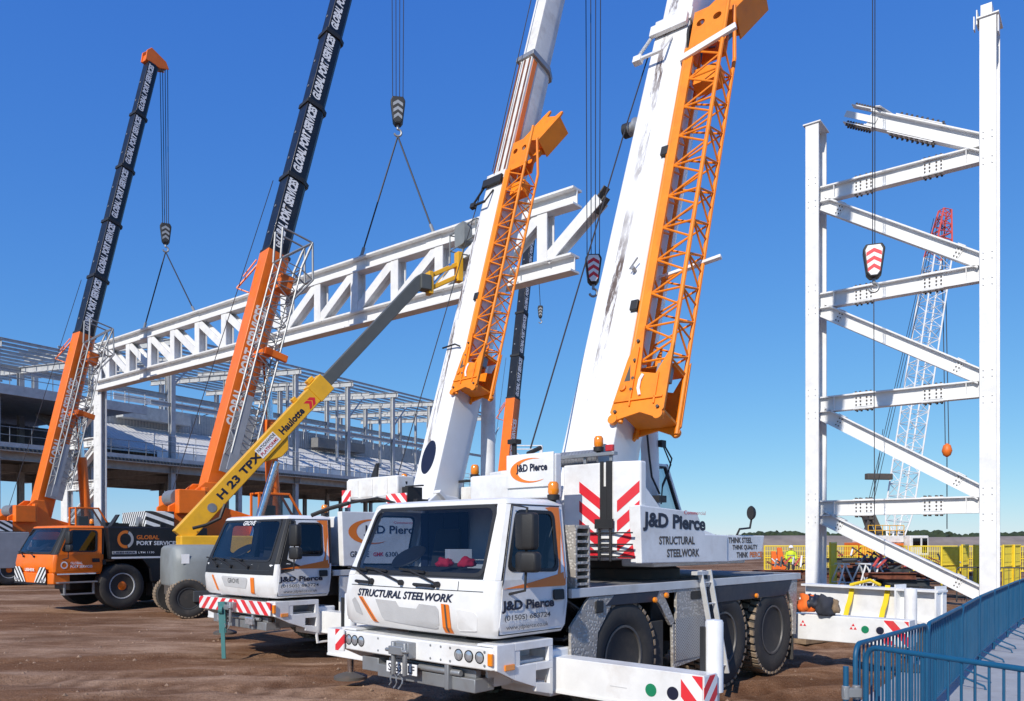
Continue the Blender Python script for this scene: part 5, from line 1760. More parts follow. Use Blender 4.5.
# ------------------------------------------------------------------ telescopic boom lift
def boom_lift():
    ang = math.atan2(.54, .84)
    root = thing('boom_lift', 'yellow telescopic boom lift with grey hood reaching up to the roof truss', 'boom lift', (-7.85, 23.2, 0), ang)
    chs = MB().box(-2.0, 2.0, -.5, .5, .55, .95).box(-1.9, -1.45, -.95, .95, .42, .66).box(1.45, 1.9, -.95, .95, .42, .66)
    build('chassis', chs, 'dark', root, 0, .02)
    for x in (-1.67, 1.67):
        for s in (-1, 1):
            make_wheel(root, x, s * 1.05, .52, .42, s, 'dgrey', 'dgrey')
            build('axle_guard', MB().box(x + .1 if x < 0 else x - 1.0, x + 1.0 if x < 0 else x - .1, s * 1.27 - .04, s * 1.27 + .04, .42, .72), 'dgrey', root, 0, .02)
    hd = []
    for x, k in ((-2.02, .84), (-1.95, .94), (-1.7, 1), (-1.0, 1), (-.75, .95), (-.65, .85)):
        hd.append([(x, y * k, 1.34 + (z - 1.34) * k) for y, z in rpoly([(-1.2, .74), (1.2, .74), (1.2, 1.6), (1.0, 1.95), (-1.0, 1.95), (-1.2, 1.6)], .12, 3)])
    ho = build('hood', MB().loft(hd), 'greyhood', root, 50)
    build('hazard_edge', MB().box(-2.0, -.6, -1.205, -1.17, .74, .80), 'stripe_yb', ho, 0)
    build('notice_label', MB().box(-1.85, -1.65, -1.206, -1.201, 1.45, 1.70), 'whitetext', ho, 0)
    tb = MB().box(-.8, 1.6, -.9, .9, .96, 1.35).box(-1.7, .3, -.28, .45, 1.0, 2.2)
    build('turret', tb, 'yellow', root, 0, .04)
    BM = boom_matrix(-1.47, 2.75, R(48.8), 0, .10)
    w = .38
    bs = MB(BM).box(-.55, 5.75, -w / 2, w / 2, -.52, 0)
    bs.prism([(2.6, -.52), (3.1, -.8), (3.4, -.8), (3.7, -.52)], 'y', -.15, .15)
    base = build('boom', bs, 'yellow', root, 0, .02)
    sec = MB(BM).box(5.2, 10.75, -.14, .14, -.45, -.08)
    build('boom_section', sec, 'greyboom', root, 0, .015)
    cl = MB(BM).box(5.2, 5.8, -w / 2 - .03, w / 2 + .03, -.56, .04).box(4.6, 4.75, -.1, .1, 0, .12).box(5.35, 5.6, -.12, .12, .05, .17)
    build('boom_collar', cl, 'yellow', root, 0, .015)
    B3 = BM.to_3x3()
    def lt(s, x, wd, ht, z, m, b=.035):
        text(s, wd, ht, m, base, tuple(BM @ Vector((x, -w / 2 - .004, z))), B3 @ Vector((1, 0, 0)), B3 @ Vector((0, 0, 1)), bold=b)
    lt('H 23 TPX', .95, 1.75, .23, -.38, 'navy')
    lt('Haulotte', 3.6, 1.0, .22, -.40, 'navy')
    ar = MB(BM)
    for k in range(2):
        x = 4.75 + .15 * k
        ar.add([(x, -w / 2 - .003, -.20), (x + .12, -w / 2 - .003, -.20), (x + .24, -w / 2 - .003, -.32), (x + .12, -w / 2 - .003, -.46), (x, -w / 2 - .003, -.46), (x + .12, -w / 2 - .003, -.32)], [(0, 1, 2, 5), (5, 2, 3, 4)])
    build('arrow_mark', ar, 'red', base, 0)
    pb = build('phone_plate', MB(BM).box(2.65, 3.45, -w / 2 - .006, -w / 2 - .001, -.43, -.10), 'whitetext', base, 0)
    text('NATIONWIDE', .74, .10, 'dgrey', pb, tuple(BM @ Vector((2.69, -w / 2 - .009, -.23))), B3 @ Vector((1, 0, 0)), B3 @ Vector((0, 0, 1)), bold=.02)
    text('PLATFORMS', .70, .10, 'redlens', pb, tuple(BM @ Vector((2.70, -w / 2 - .009, -.38))), B3 @ Vector((1, 0, 0)), B3 @ Vector((0, 0, 1)), bold=.02)
    build('round_plate', MB(BM).lathe([(.13, 0), (.13, -.01), (.001, -.01)], (.60, -w / 2 - .001, -.32), 'y', 18), 'steel', base, 0)
    build('lift_cylinder', MB().tube((.2, .1, 1.6), BM @ Vector((2.9, 0, -.8)), .11, 12), 'chrome', root)
    ch = MB(BM).path([(-.2, -.3, -.3), (.1, -.34, -.5), (.5, -.32, -.66), (.9, -.3, -.5)], .05, 6)
    build('hydraulic_hose', ch, 'plastic', root)
    # jib and basket
    e = BM @ Vector((10.75, 0, -.3))
    k = MB().box(e.x - .1, e.x + .28, e.y - .2, e.y + .2, e.z - .3, e.z + .2)
    build('jib_knuckle', k, 'greyboom', root, 0, .03)
    jb = MB()
    f = e + Vector((1.35, -.1, .62))
    for dz in (.18, -.24):
        jb.bar(e + Vector((.25, 0, dz)), f + Vector((0, 0, dz)), .16, .14)
    jb.box(f.x - .10, f.x + .10, f.y - .15, f.y + .15, f.z - .45, f.z + .55)
    jb.box(e.x + .22, e.x + .38, e.y - .16, e.y + .16, e.z - .4, e.z + .35)
    build('jib_arm', jb, 'yellow', root, 0, .02)
    build('jib_cylinder', MB().tube(e + Vector((.4, 0, -.1)), f + Vector((-.3, 0, .1)), .06, 10), 'chrome', root)
    bk = MB()
    g = f + Vector((.15, 0, .35))
    for z in (0, .55, 1.1):
        for a, b in (((0, -.9), (1.0, -.9)), ((1.0, -.9), (1.0, .9)), ((1.0, .9), (0, .9)), ((0, .9), (0, -.9))):
            bk.tube(g + Vector((a[0], a[1], z)), g + Vector((b[0], b[1], z)), .025, 6)
    for a in ((0, -.9), (1.0, -.9), (1.0, .9), (0, .9), (0, 0), (1, 0)):
        bk.tube(g + Vector((a[0], a[1], 0)), g + Vector((a[0], a[1], 1.1)), .025, 6)
    bk.box(g.x, g.x + 1.0, g.y - .9, g.y + .9, g.z - .04, g.z)
    bs_ = build('basket', bk, 'greyhood', root, 30)
    build('control_cover', MB().loft([[(g.x - .12, g.y + a, g.z + z) for a, z in rpoly([(-.35, .45), (.35, .45), (.35, 1.2), (-.35, 1.2)], .15, 3)], [(g.x + .18, g.y + a, g.z + z) for a, z in rpoly([(-.35, .45), (.35, .45), (.35, 1.15), (-.35, 1.15)], .15, 3)]]), 'greyhood', bs_, 40)
boom_lift()

# ------------------------------------------------------------------ steel framed building behind
UB = Vector((.52, .854, 0)).normalized(); DB = Vector((-.854, .52, 0)).normalized()
BO = Vector((-35.7, 55.8, 0))
bld = thing('steel_building', 'large grey steel-framed building under construction behind the cranes, its roof purlins bare', 'building', tuple(BO))
def bp(k, d, z): return UB * k + DB * d + Vector((0, 0, z))
def bbox(k0, k1, d0, d1, z0, z1):
    return MB().add([bp(k0, d0, z0), bp(k1, d0, z0), bp(k1, d1, z0), bp(k0, d1, z0), bp(k0, d0, z1), bp(k1, d0, z1), bp(k1, d1, z1), bp(k0, d1, z1)],
                    [(0, 3, 2, 1), (4, 5, 6, 7), (0, 1, 5, 4), (1, 2, 6, 5), (2, 3, 7, 6), (3, 0, 4, 7)])
K0, K1, KS = -16, 64, 12.0
ks = [-14, -7, 0, 7, 14, 21, 28, 35.5, 43, 50, 57, 63.5]
def roofz(k, d):
    base = 15.8 if k < KS else 18.9
    return base + .055 * d
for k in ks:
    for d in (.6, 11, 22):
        build('column', MB().ibeam(bp(k, d, 0), bp(k, d, roofz(k, d) - .2), .42, .42, .05, DB), 'galv', bld, 0)
sl = build('floor_slab', bbox(K0, K1, -.3, 24, 8.55, 8.85), 'concrete', bld, 0)
build('slab_edge', bbox(K0, K1, -.42, -.302, 8.35, 8.95), 'galv', sl, 0)
cor = MB()
n = 520
cor.loft([[bp(lerp(K0, K1, i / n), -.44 - .07 * (i % 2), z) for i in range(n + 1)] for z in (8.42, 8.62)], cap=False, closed=False)
build('deck_profile', cor, 'dgrey', sl, 0)
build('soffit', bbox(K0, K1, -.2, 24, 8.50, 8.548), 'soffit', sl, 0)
for k in ks:
    build('floor_beam', MB().ibeam(bp(k, -.1, 8.15), bp(k, 24, 8.15), .3, .65, .04), 'galv', bld, 0)
for d in (.6, 11, 22):
    build('floor_beam', MB().ibeam(bp(K0, d, 8.12), bp(K1, d, 8.12), .3, .65, .04), 'galv', bld, 0)
up = build('floor_slab', bbox(K0, KS - 1, -.3, 24, 12.6, 12.95), 'concrete', bld, 0)
build('slab_edge', bbox(K0, KS - 1, -.42, -.302, 12.3, 13.0), 'galv', up, 0)
build('cladding', bbox(KS + 1, K1 - 3, 9.0, 9.25, 8.9, 14.6), 'clad', bld, 0)
slope = MB()
n = 240
slope.loft([[bp(lerp(KS - 5, K1 - 6, i / n), d_, z_ + .05 * (i % 2)) for i in range(n + 1)] for d_, z_ in ((2.95, 9.78), (8.75, 12.6))], cap=False, closed=False)
slope.add([bp(KS - 5, 3.0, 9.6), bp(K1 - 6, 3.0, 9.6), bp(K1 - 6, 8.7, 12.4), bp(KS - 5, 8.7, 12.4), bp(KS - 5, 3.0, 9.75), bp(K1 - 6, 3.0, 9.75), bp(K1 - 6, 8.7, 12.55), bp(KS - 5, 8.7, 12.55)],
          [(0, 3, 2, 1), (4, 5, 6, 7), (0, 1, 5, 4), (1, 2, 6, 5), (2, 3, 7, 6), (3, 0, 4, 7)])
build('stair_roof', slope, 'clad', bld, 0)
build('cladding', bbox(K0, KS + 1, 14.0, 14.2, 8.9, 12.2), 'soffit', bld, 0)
for k0, k1, z0, z1, m in ((KS + 2, KS + 9, 13.2, 14.4, 'galv'), (KS + 14, KS + 20, 12.8, 14.2, 'galv'), (KS + 26, KS + 34, 12.9, 14.0, 'soffit')):
    build('duct', bbox(k0, k1, 7.5, 8.6, z0, z1), m, bld, 0)
# roof steel
for k in ks:
    za, zb_ = roofz(k, .6), roofz(k, 24)
    build('rafter', MB().ibeam(bp(k, -.2, za), bp(k, 24, zb_), .28, .55, .04), 'galv', bld, 0)
pm = 0
for d in (0, 1.7, 3.4, 5.1, 6.8, 8.5, 10.2, 11.9, 13.6, 15.3, 17, 18.7, 20.4, 22.1, 24):
    for a, b in ((K0, KS - 1), (KS + .5, K1)):
        z = roofz(a, d) + .38
        build('purlin', MB().ibeam(bp(a, d, z), bp(b, d, z), .11, .2, .025), 'galv', bld, 0)
for z in (13.6,):
    build('side_rail', MB().ibeam(bp(KS, .6, z), bp(K1, .6, z), .18, .3, .03), 'galv', bld, 0)
for d, z in ((11, 16.4), (11, 13.0), (22, 16.8)):
    build('tie_beam', MB().ibeam(bp(K0, d, z if True else z), bp(K1, d, z), .25, .5, .04), 'galv', bld, 0)
for z0, a, b in ((8.95, K0, K1), (13.0, K0, KS - 1)):
    rl = MB()
    for h in (.55, 1.1):
        rl.tube(bp(a, -.25, z0 + h), bp(b, -.25, z0 + h), .03, 5)
    k = a
    while k < b:
        rl.tube(bp(k, -.25, z0), bp(k, -.25, z0 + 1.15), .03, 5)
        k += 1.5
    build('edge_rail', rl, 'silver', bld, 0)
for k in ks:
    if k > KS:
        for z in (15.2,):
            build('bracket', MB().bar(bp(k, .6, z), bp(k + 2.6, .6, z + 2.8), .12, .12), 'galv', bld, 0)
for z0, z1, d in ((14.9, 15.5, 8.9), (9.0, 9.9, 2.6)):
    build('white_band', bbox(KS + 2, K1 - 4, d, d + .06, z0, z1), 'steelwhite', bld, 0)
for d_, z_, a_, b_ in ((8.8, 14.65, KS + 1, K1 - 3), (15.5, 13.05, K0, KS - 1), (.1, 9.9, KS, K1)):
    rl = MB()
    for h_ in (.5, 1.0):
        rl.tube(bp(a_, d_, z_ + h_), bp(b_, d_, z_ + h_), .035, 5)
    k = a_
    while k < b_:
        rl.tube(bp(k, d_, z_ - .9), bp(k, d_, z_ + 1.1), .04, 5)
        k += 2.0
    build('edge_rail', rl, 'white_dirty', bld, 0)
for k in ks[:-1]:
    if k >= KS:
        build('column', MB().ibeam(bp(k + 3.5, 5.5, 8.9), bp(k + 3.5, 5.5, roofz(k + 3.5, 5.5) - .2), .25, .25, .04, DB), 'galv', bld, 0)
        build('tie_beam', MB().ibeam(bp(k + 3.5, .6, roofz(k, 3) - .6), bp(k + 3.5, 11, roofz(k, 11) - .3), .2, .35, .03), 'galv', bld, 0)
rb = MB()
for i in range(150):
    k = KS + 1.2 + i * (K1 - KS - 5) / 150
    rb.box(0, 0, 0, 0, 0, 0) if False else rb.add([bp(k, 8.93, 9), bp(k + .16, 8.93, 9), bp(k + .16, 8.93, 14.6), bp(k, 8.93, 14.6)], [(0, 1, 2, 3)])
build('cladding_rib', rb, 'galv', bld, 0)
for k0, z0 in ((20, 9.0), (30, 9.0), (41, 9.0), (52, 9.0)):
    build('sheet_pack', bbox(k0, k0 + 3.2, 1.2, 2.4, z0, z0 + .7), 'steelwhite', bld, 0)
for k in ks[:-1]:
    if k >= KS:
        build('wind_brace', MB().bar(bp(k, 11, 13.2), bp(k + 7, 11, 16.3), .1, .1), 'galv', bld, 0)
        build('wind_brace', MB().bar(bp(k, 22, 16.3), bp(k + 7, 22, 9), .1, .1), 'galv', bld, 0)
# white mesh of bracing at the far end
wf = thing('bracing_tower', 'small white braced steel frame beside the far end of the grey building', 'steel frame', tuple(BO + bp(67, -1.0, 0)))
lt = MB()
for (ka, kb) in ((0, 3.6), (3.6, 7.2)):
    pass
lattice(lt, (2.0, 0, 0), (2.0, 0, 15.2), (4.2, 0, 0), (0, 4.2, 0), 5, .17, .09, n=8)
build('braced_frame', lt, 'steelwhite', wf, 40)

# ------------------------------------------------------------------ lattice crawler crane far behind the tower
def crawler(x, y):
    root = thing('crawler_crane', 'far crawler crane with orange body and white lattice boom seen through the steel tower', 'crawler crane', (x, y, -.72), R(8))
    for s in (-1, 1):
        tk_ = MB().prism(rpoly([(-3.4, .70), (3.4, .70), (3.4, 1.35), (-3.4, 1.35)], .3, 5), 'y', s * 2.6 - .45, s * 2.6 + .45)
        build('crawler_track', tk_, 'dark', root, 0)
    build('car_body', MB().box(-1.6, 1.6, -2.2, 2.2, .75, 1.33), 'dark', root, 0, .05)
    b = MB().box(-3.0, 1.3, -1.6, 1.6, 1.35, 2.55)
    b.box(-3.1, -2.0, -1.65, 1.65, 1.2, 2.6)
    build('body', b, 'craneorange', root, 0, .05)
    cb = build('operator_cab', MB().box(1.6, 3.6, -2.1, -.7, 1.35, 3.3), 'white_dirty', root, 0, .08)
    build('cab_window', MB().box(1.9, 2.7, -2.115, -2.10, 2.2, 3.05), 'darkglass', cb, 0)
    build('cab_window', MB().box(2.9, 3.45, -2.115, -2.10, 1.6, 3.05), 'darkglass', cb, 0)
    build('machine_house', MB().box(-2.3, 1.5, -1.3, 1.5, 2.62, 3.3), 'white_dirty', root, 0, .06)
    ms = MB()
    ms.bar((-.4, -.8, 2.8), (-1.5, -.6, 5.4), .5, .5); ms.bar((-.4, .8, 2.8), (-1.5, .6, 5.4), .5, .5)
    ms.bar((-1.7, -.9, 5.2), (-1.3, .9, 5.2), .4, .6)
    ms.bar((-2.6, -.5, 2.7), (-1.5, -.5, 5.2), .25, .25)
    build('gantry', ms, 'dark', root, 0)
    rl = MB()
    for z in (3.8, 4.3):
        rl.tube((-2.3, -1.3, z), (1.5, -1.3, z), .04, 5)
    for k in range(6):
        rl.tube((-2.3 + k * .76, -1.3, 3.3), (-2.3 + k * .76, -1.3, 4.3), .04, 5)
    build('hand_rail', rl, 'yellow', root, 0)
    p0 = Vector((1.3, 0, 2.3)); p1 = Vector((7.5, .8, 36.6))
    lt = MB(); lattice(lt, p0, p0.lerp(p1, .86), (1.9, 0, -.25), (0, 1.7, 0), 24, .08, .035, lambda t: min(1, .45 + 5 * t))
    lb = build('lattice_boom', lt, 'steelwhite', root, 40)
    l2 = MB(); lattice(l2, p0.lerp(p1, .86), p1, (1.9, 0, -.25), (0, 1.7, 0), 6, .09, .05, lambda t: 1 - .55 * t)
    build('boom_tip', l2, 'redlattice', lb, 40)
    rp = MB()
    for y_ in (-.4, .1, .5):
        rp.tube((-1.5, y_, 5.3), p0.lerp(p1, .98) + Vector((-.8, y_, 0)), .03, 4)
    rp.tube((-1.5, -.6, 5.3), (.3, .3, 14), .03, 4)
    build('pendant_rope', rp, 'rope', root)
    sp_ = MB().box(-1.7, 1.0, -.3, .3, 8.9, 9.5)
    build('spreader', sp_, 'dark', root, 0, .05)
    hk = MB().lathe([(.001, .8), (.35, .55), (.5, .0), (.35, -.45), (.001, -.7)], (7.7, .8, 12.0), 'z', 16)
    ho = build('hook_ball', hk, 'craneorange', root, 40)
    h2 = MB().tube((7.5, .8, 12.7), (7.1, .8, 35.6), .045, 5).tube((7.9, .8, 12.7), (7.4, .8, 35.6), .045, 5).tube((7.7, .8, 11.3), (7.7, .8, 4.0), .05, 5)
    build('hook_rope', h2, 'rope', ho)
crawler(37.0, 80)
# ------------------------------------------------------------------ ground
def ground_mat():
    m, nt, b = nmat('site_ground')
    co = node(nt, 'ShaderNodeTexCoord').outputs['Object']
    big = noi(nt, co, .22, 8, .65, (.45, 1.5, 1))
    med = noi(nt, co, .9, 8, .65, (.6, 1.4, 1))
    fine = noi(nt, co, 18, 6, .7)
    c = mixc(nt, ramp(nt, med, .35, .68), (.150, .066, .030), (.265, .135, .070))
    grav = mathn(nt, 'MULTIPLY', ramp(nt, big, .46, .54), ramp(nt, med, .30, .62))
    c = mixc(nt, mathn(nt, 'MULTIPLY', grav, .8), c, (.54, .355, .235))
    wet = ramp(nt, noi(nt, co, .3, 5, .55, (.5, 1.6, 1)), .58, .66)
    c = mixc(nt, mathn(nt, 'MULTIPLY', wet, .6), c, (.105, .044, .020))
    v = nt.nodes.new('ShaderNodeTexVoronoi')
    v.inputs['Scale'].default_value = 26
    nt.links.new(co, v.inputs['Vector'])
    st = ramp(nt, v.outputs['Distance'], .30, .12)
    pick = mathn(nt, 'GREATER_THAN', noi(nt, co, 11, 2), .54)
    c = mixc(nt, mathn(nt, 'MULTIPLY', mathn(nt, 'MULTIPLY', st, pick), .6), c, (.46, .33, .22))
    gr = noi(nt, co, 55, 3, .8)
    c = mixc(nt, mathn(nt, 'MULTIPLY', ramp(nt, gr, .52, .70), .55), c, (.52, .36, .25))
    c = mixc(nt, mathn(nt, 'MULTIPLY', ramp(nt, gr, .46, .30), .6), c, (.055, .027, .015))
    c = mixc(nt, ramp(nt, fine, .35, .8), c, mixc(nt, .5, c, (.065, .032, .017)))
    nt.links.new(c, b.inputs['Base Color'])
    at_ = nt.nodes.new('ShaderNodeAttribute'); at_.attribute_name = 'rut'
    c = mixc(nt, mathn(nt, 'MULTIPLY', at_.outputs['Fac'], .75), c, (.095, .042, .020))
    nt.links.new(c, b.inputs['Base Color'])
    b.inputs['Roughness'].default_value = .95
    b.inputs['Specular IOR Level'].default_value = .08
    h = mathn(nt, 'ADD', mathn(nt, 'MULTIPLY', fine, .5), mathn(nt, 'ADD', mathn(nt, 'MULTIPLY', st, .5), mathn(nt, 'MULTIPLY', med, 1.5)))
    bump(nt, b, h, .8, .04)
    return m
M['ground'] = ground_mat()

def axis_vals(lo, hi, step, far):
    v = []
    x = lo
    while x <= hi:
        v.append(x); x += step
    k = step; x = v[-1]
    while x < far:
        k *= 1.35; x += k; v.append(x)
    k = step; x = lo
    while x > -far:
        k *= 1.35; x -= k; v.insert(0, x)
    return v
XS = axis_vals(-24, 16, .2, 3500); YS = axis_vals(2, 30, .2, 3500)
RUTS = [(-9.5, 8.0, .35), (-4.0, 6.0, .20), (-15, 12, .12), (2.6, 9.5, .75), (-7, 10.5, -.10)]
def rutmask(x, y):
    m = 0
    for rx, ry, sl in RUTS:
        d = (y - ry - sl * (x - rx) - .25 * math.sin(x * .5 + rx)) / math.sqrt(1 + sl * sl)
        for off in (-1.0, 1.0):
            m = max(m, math.exp(-((d - off) / .24) ** 4) * (.55 + .45 * math.sin(x * 17 + 3 * d)))
    return m
def gheight(x, y):
    z = noise.fractal(Vector((x * .35, y * .55, 3)), 1.0, 2.0, 4) * .035 + noise.fractal(Vector((x * 1.6, y * 1.6, 8)), 1.0, 2.0, 3) * .016
    for rx, ry, sl in RUTS:
        d = (y - ry - sl * (x - rx) - .25 * math.sin(x * .5 + rx)) / math.sqrt(1 + sl * sl)
        for off in (-1.0, 1.0):
            q = abs(d - off)
            if q < .55:
                z += -.045 * math.exp(-(q / .22) ** 2) + .022 * math.exp(-((q - .36) / .10) ** 2) + (.012 * math.sin(x * 14) if q < .2 else 0)
    return z
gm = MB()
for y in YS:
    for x in XS:
        f = max(0, 1 - max(0, abs(x + 4) - 20) / 30) * max(0, 1 - max(0, abs(y - 16) - 16) / 30)
        z = gheight(x, y) * f - .028 if f > 0 else -.028
        gm.v.append((x, y, z))
nx = len(XS)
for j in range(len(YS) - 1):
    for i in range(nx - 1):
        a = j * nx + i
        gm.f.append((a, a + 1, a + nx + 1, a + nx))
go_ = build('ground', gm, 'ground', None, 60)
tag(go_, None, None, None, 'structure')
ra = go_.data.attributes.new('rut', 'FLOAT', 'POINT')
ra.data.foreach_set('value', [rutmask(v[0], v[1]) if abs(v[0]) < 40 and 0 < v[1] < 45 else 0.0 for v in gm.v])

# loose stones
sm_ = MB()
rs = random.Random(4)
for i in range(3600):
    y = 4.5 + 22 * rs.random() ** 1.7
    x = (rs.random() * 1.35 - .68) * y
    if x > 2 and y < 14 and x > y * .42 - .3:
        continue
    if noise.noise(Vector((x * .35, y * .5, 1))) < -.1 and rs.random() < .75:
        continue
    s = .010 + .034 * rs.random() ** 4
    a = rs.random() * 6.28
    z = gheight(x, y) - .030
    pts = []
    for k in range(5):
        t = a + k * 1.257
        pts.append((x + s * (.8 + .5 * rs.random()) * math.cos(t), y + s * (.8 + .5 * rs.random()) * math.sin(t), z - .004))
    b0 = len(sm_.v)
    sm_.v += pts + [(x, y, z + s * .8)]
    sm_.f += [(b0 + k, b0 + (k + 1) % 5, b0 + 5) for k in range(5)]
M['stone'] = mat('pale_gravel', (.31, .20, .13), .9, var=.3, vs_=6)
tag(build('gravel', sm_, 'stone', None, 0), 'loose pale gravel scattered over the brown site ground', 'gravel', None, 'stuff')

# paved footway inside the blue barriers
ROW = [(3.02, 7.06), (4.58, 8.82), (6.27, 11.15), (7.62, 13.05), (8.85, 14.7), (10.25, 16.55), (11.65, 18.4), (13.1, 20.2)]
def foot_mat():
    m, nt, b = nmat('footway_concrete')
    co = node(nt, 'ShaderNodeTexCoord').outputs['Object']
    c = mixc(nt, ramp(nt, noi(nt, co, .8, 8), .35, .7), (.30, .31, .33), (.40, .41, .42))
    c = mixc(nt, mathn(nt, 'MULTIPLY', ramp(nt, noi(nt, co, 4, 8), .5, .75), .35), c, (.22, .18, .15))
    nt.links.new(c, b.inputs['Base Color'])
    b.inputs['Roughness'].default_value = .85
    bump(nt, b, noi(nt, co, 60), .25, .01)
    return m
M['footway'] = foot_mat()
fw = MB()
lf = [(x - .75, y + .45) for x, y in ROW]
lf = [(1.5, 5.0)] + lf
rt = [(x + 9, y - 5.0) for x, y in lf]
n_ = len(lf)
fw.add([(x, y, .055) for x, y in lf] + [(x, y, .055) for x, y in rt] + [(x, y, -.15) for x, y in lf] + [(x, y, -.15) for x, y in rt],
       [(i, i + 1, n_ + i + 1, n_ + i) for i in range(n_ - 1)] + [(i, 2 * n_ + i, 2 * n_ + i + 1, i + 1) for i in range(n_ - 1)])
tag(build('footway', fw, 'footway', None, 0), None, None, None, 'structure')

# ------------------------------------------------------------------ blue crowd barriers
def barrier(label, a, b, colour='barrier', group='blue crowd barriers', h=1.08, feet=True, bars=20, z=.055):
    a = Vector((*a, z)); b = Vector((*b, z))
    d = (b - a); ln = d.length; ang = math.atan2(d.y, d.x)
    t = thing('crowd_barrier', label, 'barrier', tuple(a), ang, group)
    r = .12
    pts = [(.03, 0, .02), (.03, 0, h - r)]
    for i in range(1, 6):
        q = R(180 - i * 18)
        pts.append((.03 + r + r * math.cos(q), 0, h - r + r * math.sin(q)))
    for i in range(0, 6):
        q = R(90 - i * 18)
        pts.append((ln - .03 - r + r * math.cos(q), 0, h - r + r * math.sin(q)))
    pts.append((ln - .03, 0, .02))
    f = MB().path(pts, .023, 8)
    f.tube((.03, 0, .17), (ln - .03, 0, .17), .017, 8)
    fr = build('frame', f, colour, t, 60)
    br = MB()
    for i in range(bars):
        x = .03 + (ln - .06) * (i + 1) / (bars + 1)
        br.tube((x, 0, .17), (x, 0, h), .0105, 6)
    build('bars', br, colour, t, 60)
    if feet:
        for x in (.32, ln - .32):
            ft = MB().path([(x, .32, 0.0), (x, .30, .05), (x, .02, .16), (x, -.02, .16), (x, -.30, .05), (x, -.32, .0)], .014, 6)
            build('foot', ft, colour, t, 60)
    hk = MB().tube((ln - .01, 0, .35), (ln + .05, 0, .35), .012, 6).tube((ln - .01, 0, .85), (ln + .05, 0, .85), .012, 6)
    build('hook', hk, colour, t)
    return t
names = ['blue barrier panel with a clamped post at its near end, nearest of the receding row', 'second blue barrier panel of the receding row, counting from the camera',
         'third blue barrier panel of the receding row, counting from the camera', 'fourth blue barrier panel of the receding row, counting from the camera',
         'fifth blue barrier panel of the receding row, counting from the camera', 'sixth blue barrier panel of the receding row, in front of the right tower column',
         'farthest blue barrier panel of the receding row, at the right edge']
for i in range(7):
    barrier(names[i], ROW[i], ROW[i + 1])
barrier('blue barrier panel across the bottom right corner, closest to the camera', (3.06, 6.97), (4.02, 4.90), bars=19)
post = MB().tube((0, 0, -.1), (0, 0, .95), .024, 12)
pt = build('tube_post', post, 'barrier', None, 40)
pt.location = (2.93, 7.02, 0)
tag(pt, 'short blue tube post beside the corner of the blue barriers', 'post')
cl = MB().box(-.03, .13, -.03, .03, .68, .76)
cl.lathe([(.035, .66), (.035, .78)], (0, 0, 0), 'z', 12); cl.lathe([(.035, .66), (.035, .78)], (.10, .02, 0), 'z', 12)
co_ = build('clamp', cl, 'silver', pt, 30, .006)
dg = barrier('dark grey crowd barrier standing behind the blue row near the right tower column', (15.2, 27.4), (20.4, 25.6), 'dgrey', 'dark barriers', 1.15, True, 34, 0)

# ------------------------------------------------------------------ things on and behind the rear outrigger
def at(px, py, Y):
    return Vector(((px - 512) / 800 * Y, Y, 2.05 + (541 - py) / 800 * Y))
def lump(name, label, cat, c, s, m, seed, parts=()):
    bm = bmesh.new()
    bmesh.ops.create_icosphere(bm, subdivisions=3, radius=1)
    for v in bm.verts:
        n = noise.fractal(v.co * 1.6 + Vector((seed, 0, 0)), 1, 2, 4)
        v.co = v.co * (1 + .42 * n)
        v.co.z = max(v.co.z, -.55)
        v.co = Vector((v.co.x * s[0], v.co.y * s[1], v.co.z * s[2]))
    me = bpy.data.meshes.new(name); bm.to_mesh(me); bm.free()
    me.polygons.foreach_set('use_smooth', [True] * len(me.polygons))
    me.materials.append(M[m])
    o = bpy.data.objects.new(name, me); col.objects.link(o)
    o.location = c
    return tag(o, label, cat) if cat else o
w0 = world(crane_first, (7.22, -1.36, .86))
o = lump('work_jacket', 'orange and blue hi-vis work jacket bundled on the rear outrigger beam', 'jacket', w0 + Vector((0, 0, .15)), (.14, .14, .20), 'hivisorange', 2)
p_ = lump('jacket_lining', None, None, (.06, -.07, .04), (.12, .10, .14), 'fender', 5); p_.parent = o
w1 = world(crane_first, (7.22, -1.66, .86))
o = lump('tool_bag', 'black tool bag with brown end lying on the rear outrigger beam', 'bag', w1 + Vector((0, 0, .12)), (.15, .14, .21), 'cloth', 9)
p_ = lump('bag_end', None, None, (.12, -.06, .0), (.08, .09, .14), 'timber', 12); p_.parent = o

# girder laid on bearers behind the rear outrigger, with webbing round it
ga = at(806, 600, 16.6); gb = at(943, 600, 14.3)
ga.z = gb.z = 0
gd = (gb - ga).normalized()
gt = thing('steel_girder', 'white steel girder lying on timber bearers behind the rear outrigger', 'girder', tuple(ga))
build('web_and_flanges', MB().ibeam((0, 0, .86), (gb - ga) + Vector((0, 0, .86)), .34, .62, .04), 'steelwhite', gt, 0)
gn = Vector((gd.y, -gd.x, 0))
for f in (.72, .985):
    c = (gb - ga) * f
    build('end_plate', MB().bar(c - gd * .015 + Vector((0, 0, .88)), c + gd * .015 + Vector((0, 0, .88)), .36, .72), 'steelwhite', gt, 0)
for f, nm in ((.12, 'timber bearer under the left end of the white girder'), (.90, 'timber bearer under the right end of the white girder')):
    c = ga + (gb - ga) * f
    tb_ = build('timber_bearer', MB().bar(c - gn * .7 + Vector((0, 0, .27)), c + gn * .7 + Vector((0, 0, .27)), .3, .54), 'timber', None, 0, .01)
    tag(tb_, nm, 'timber')
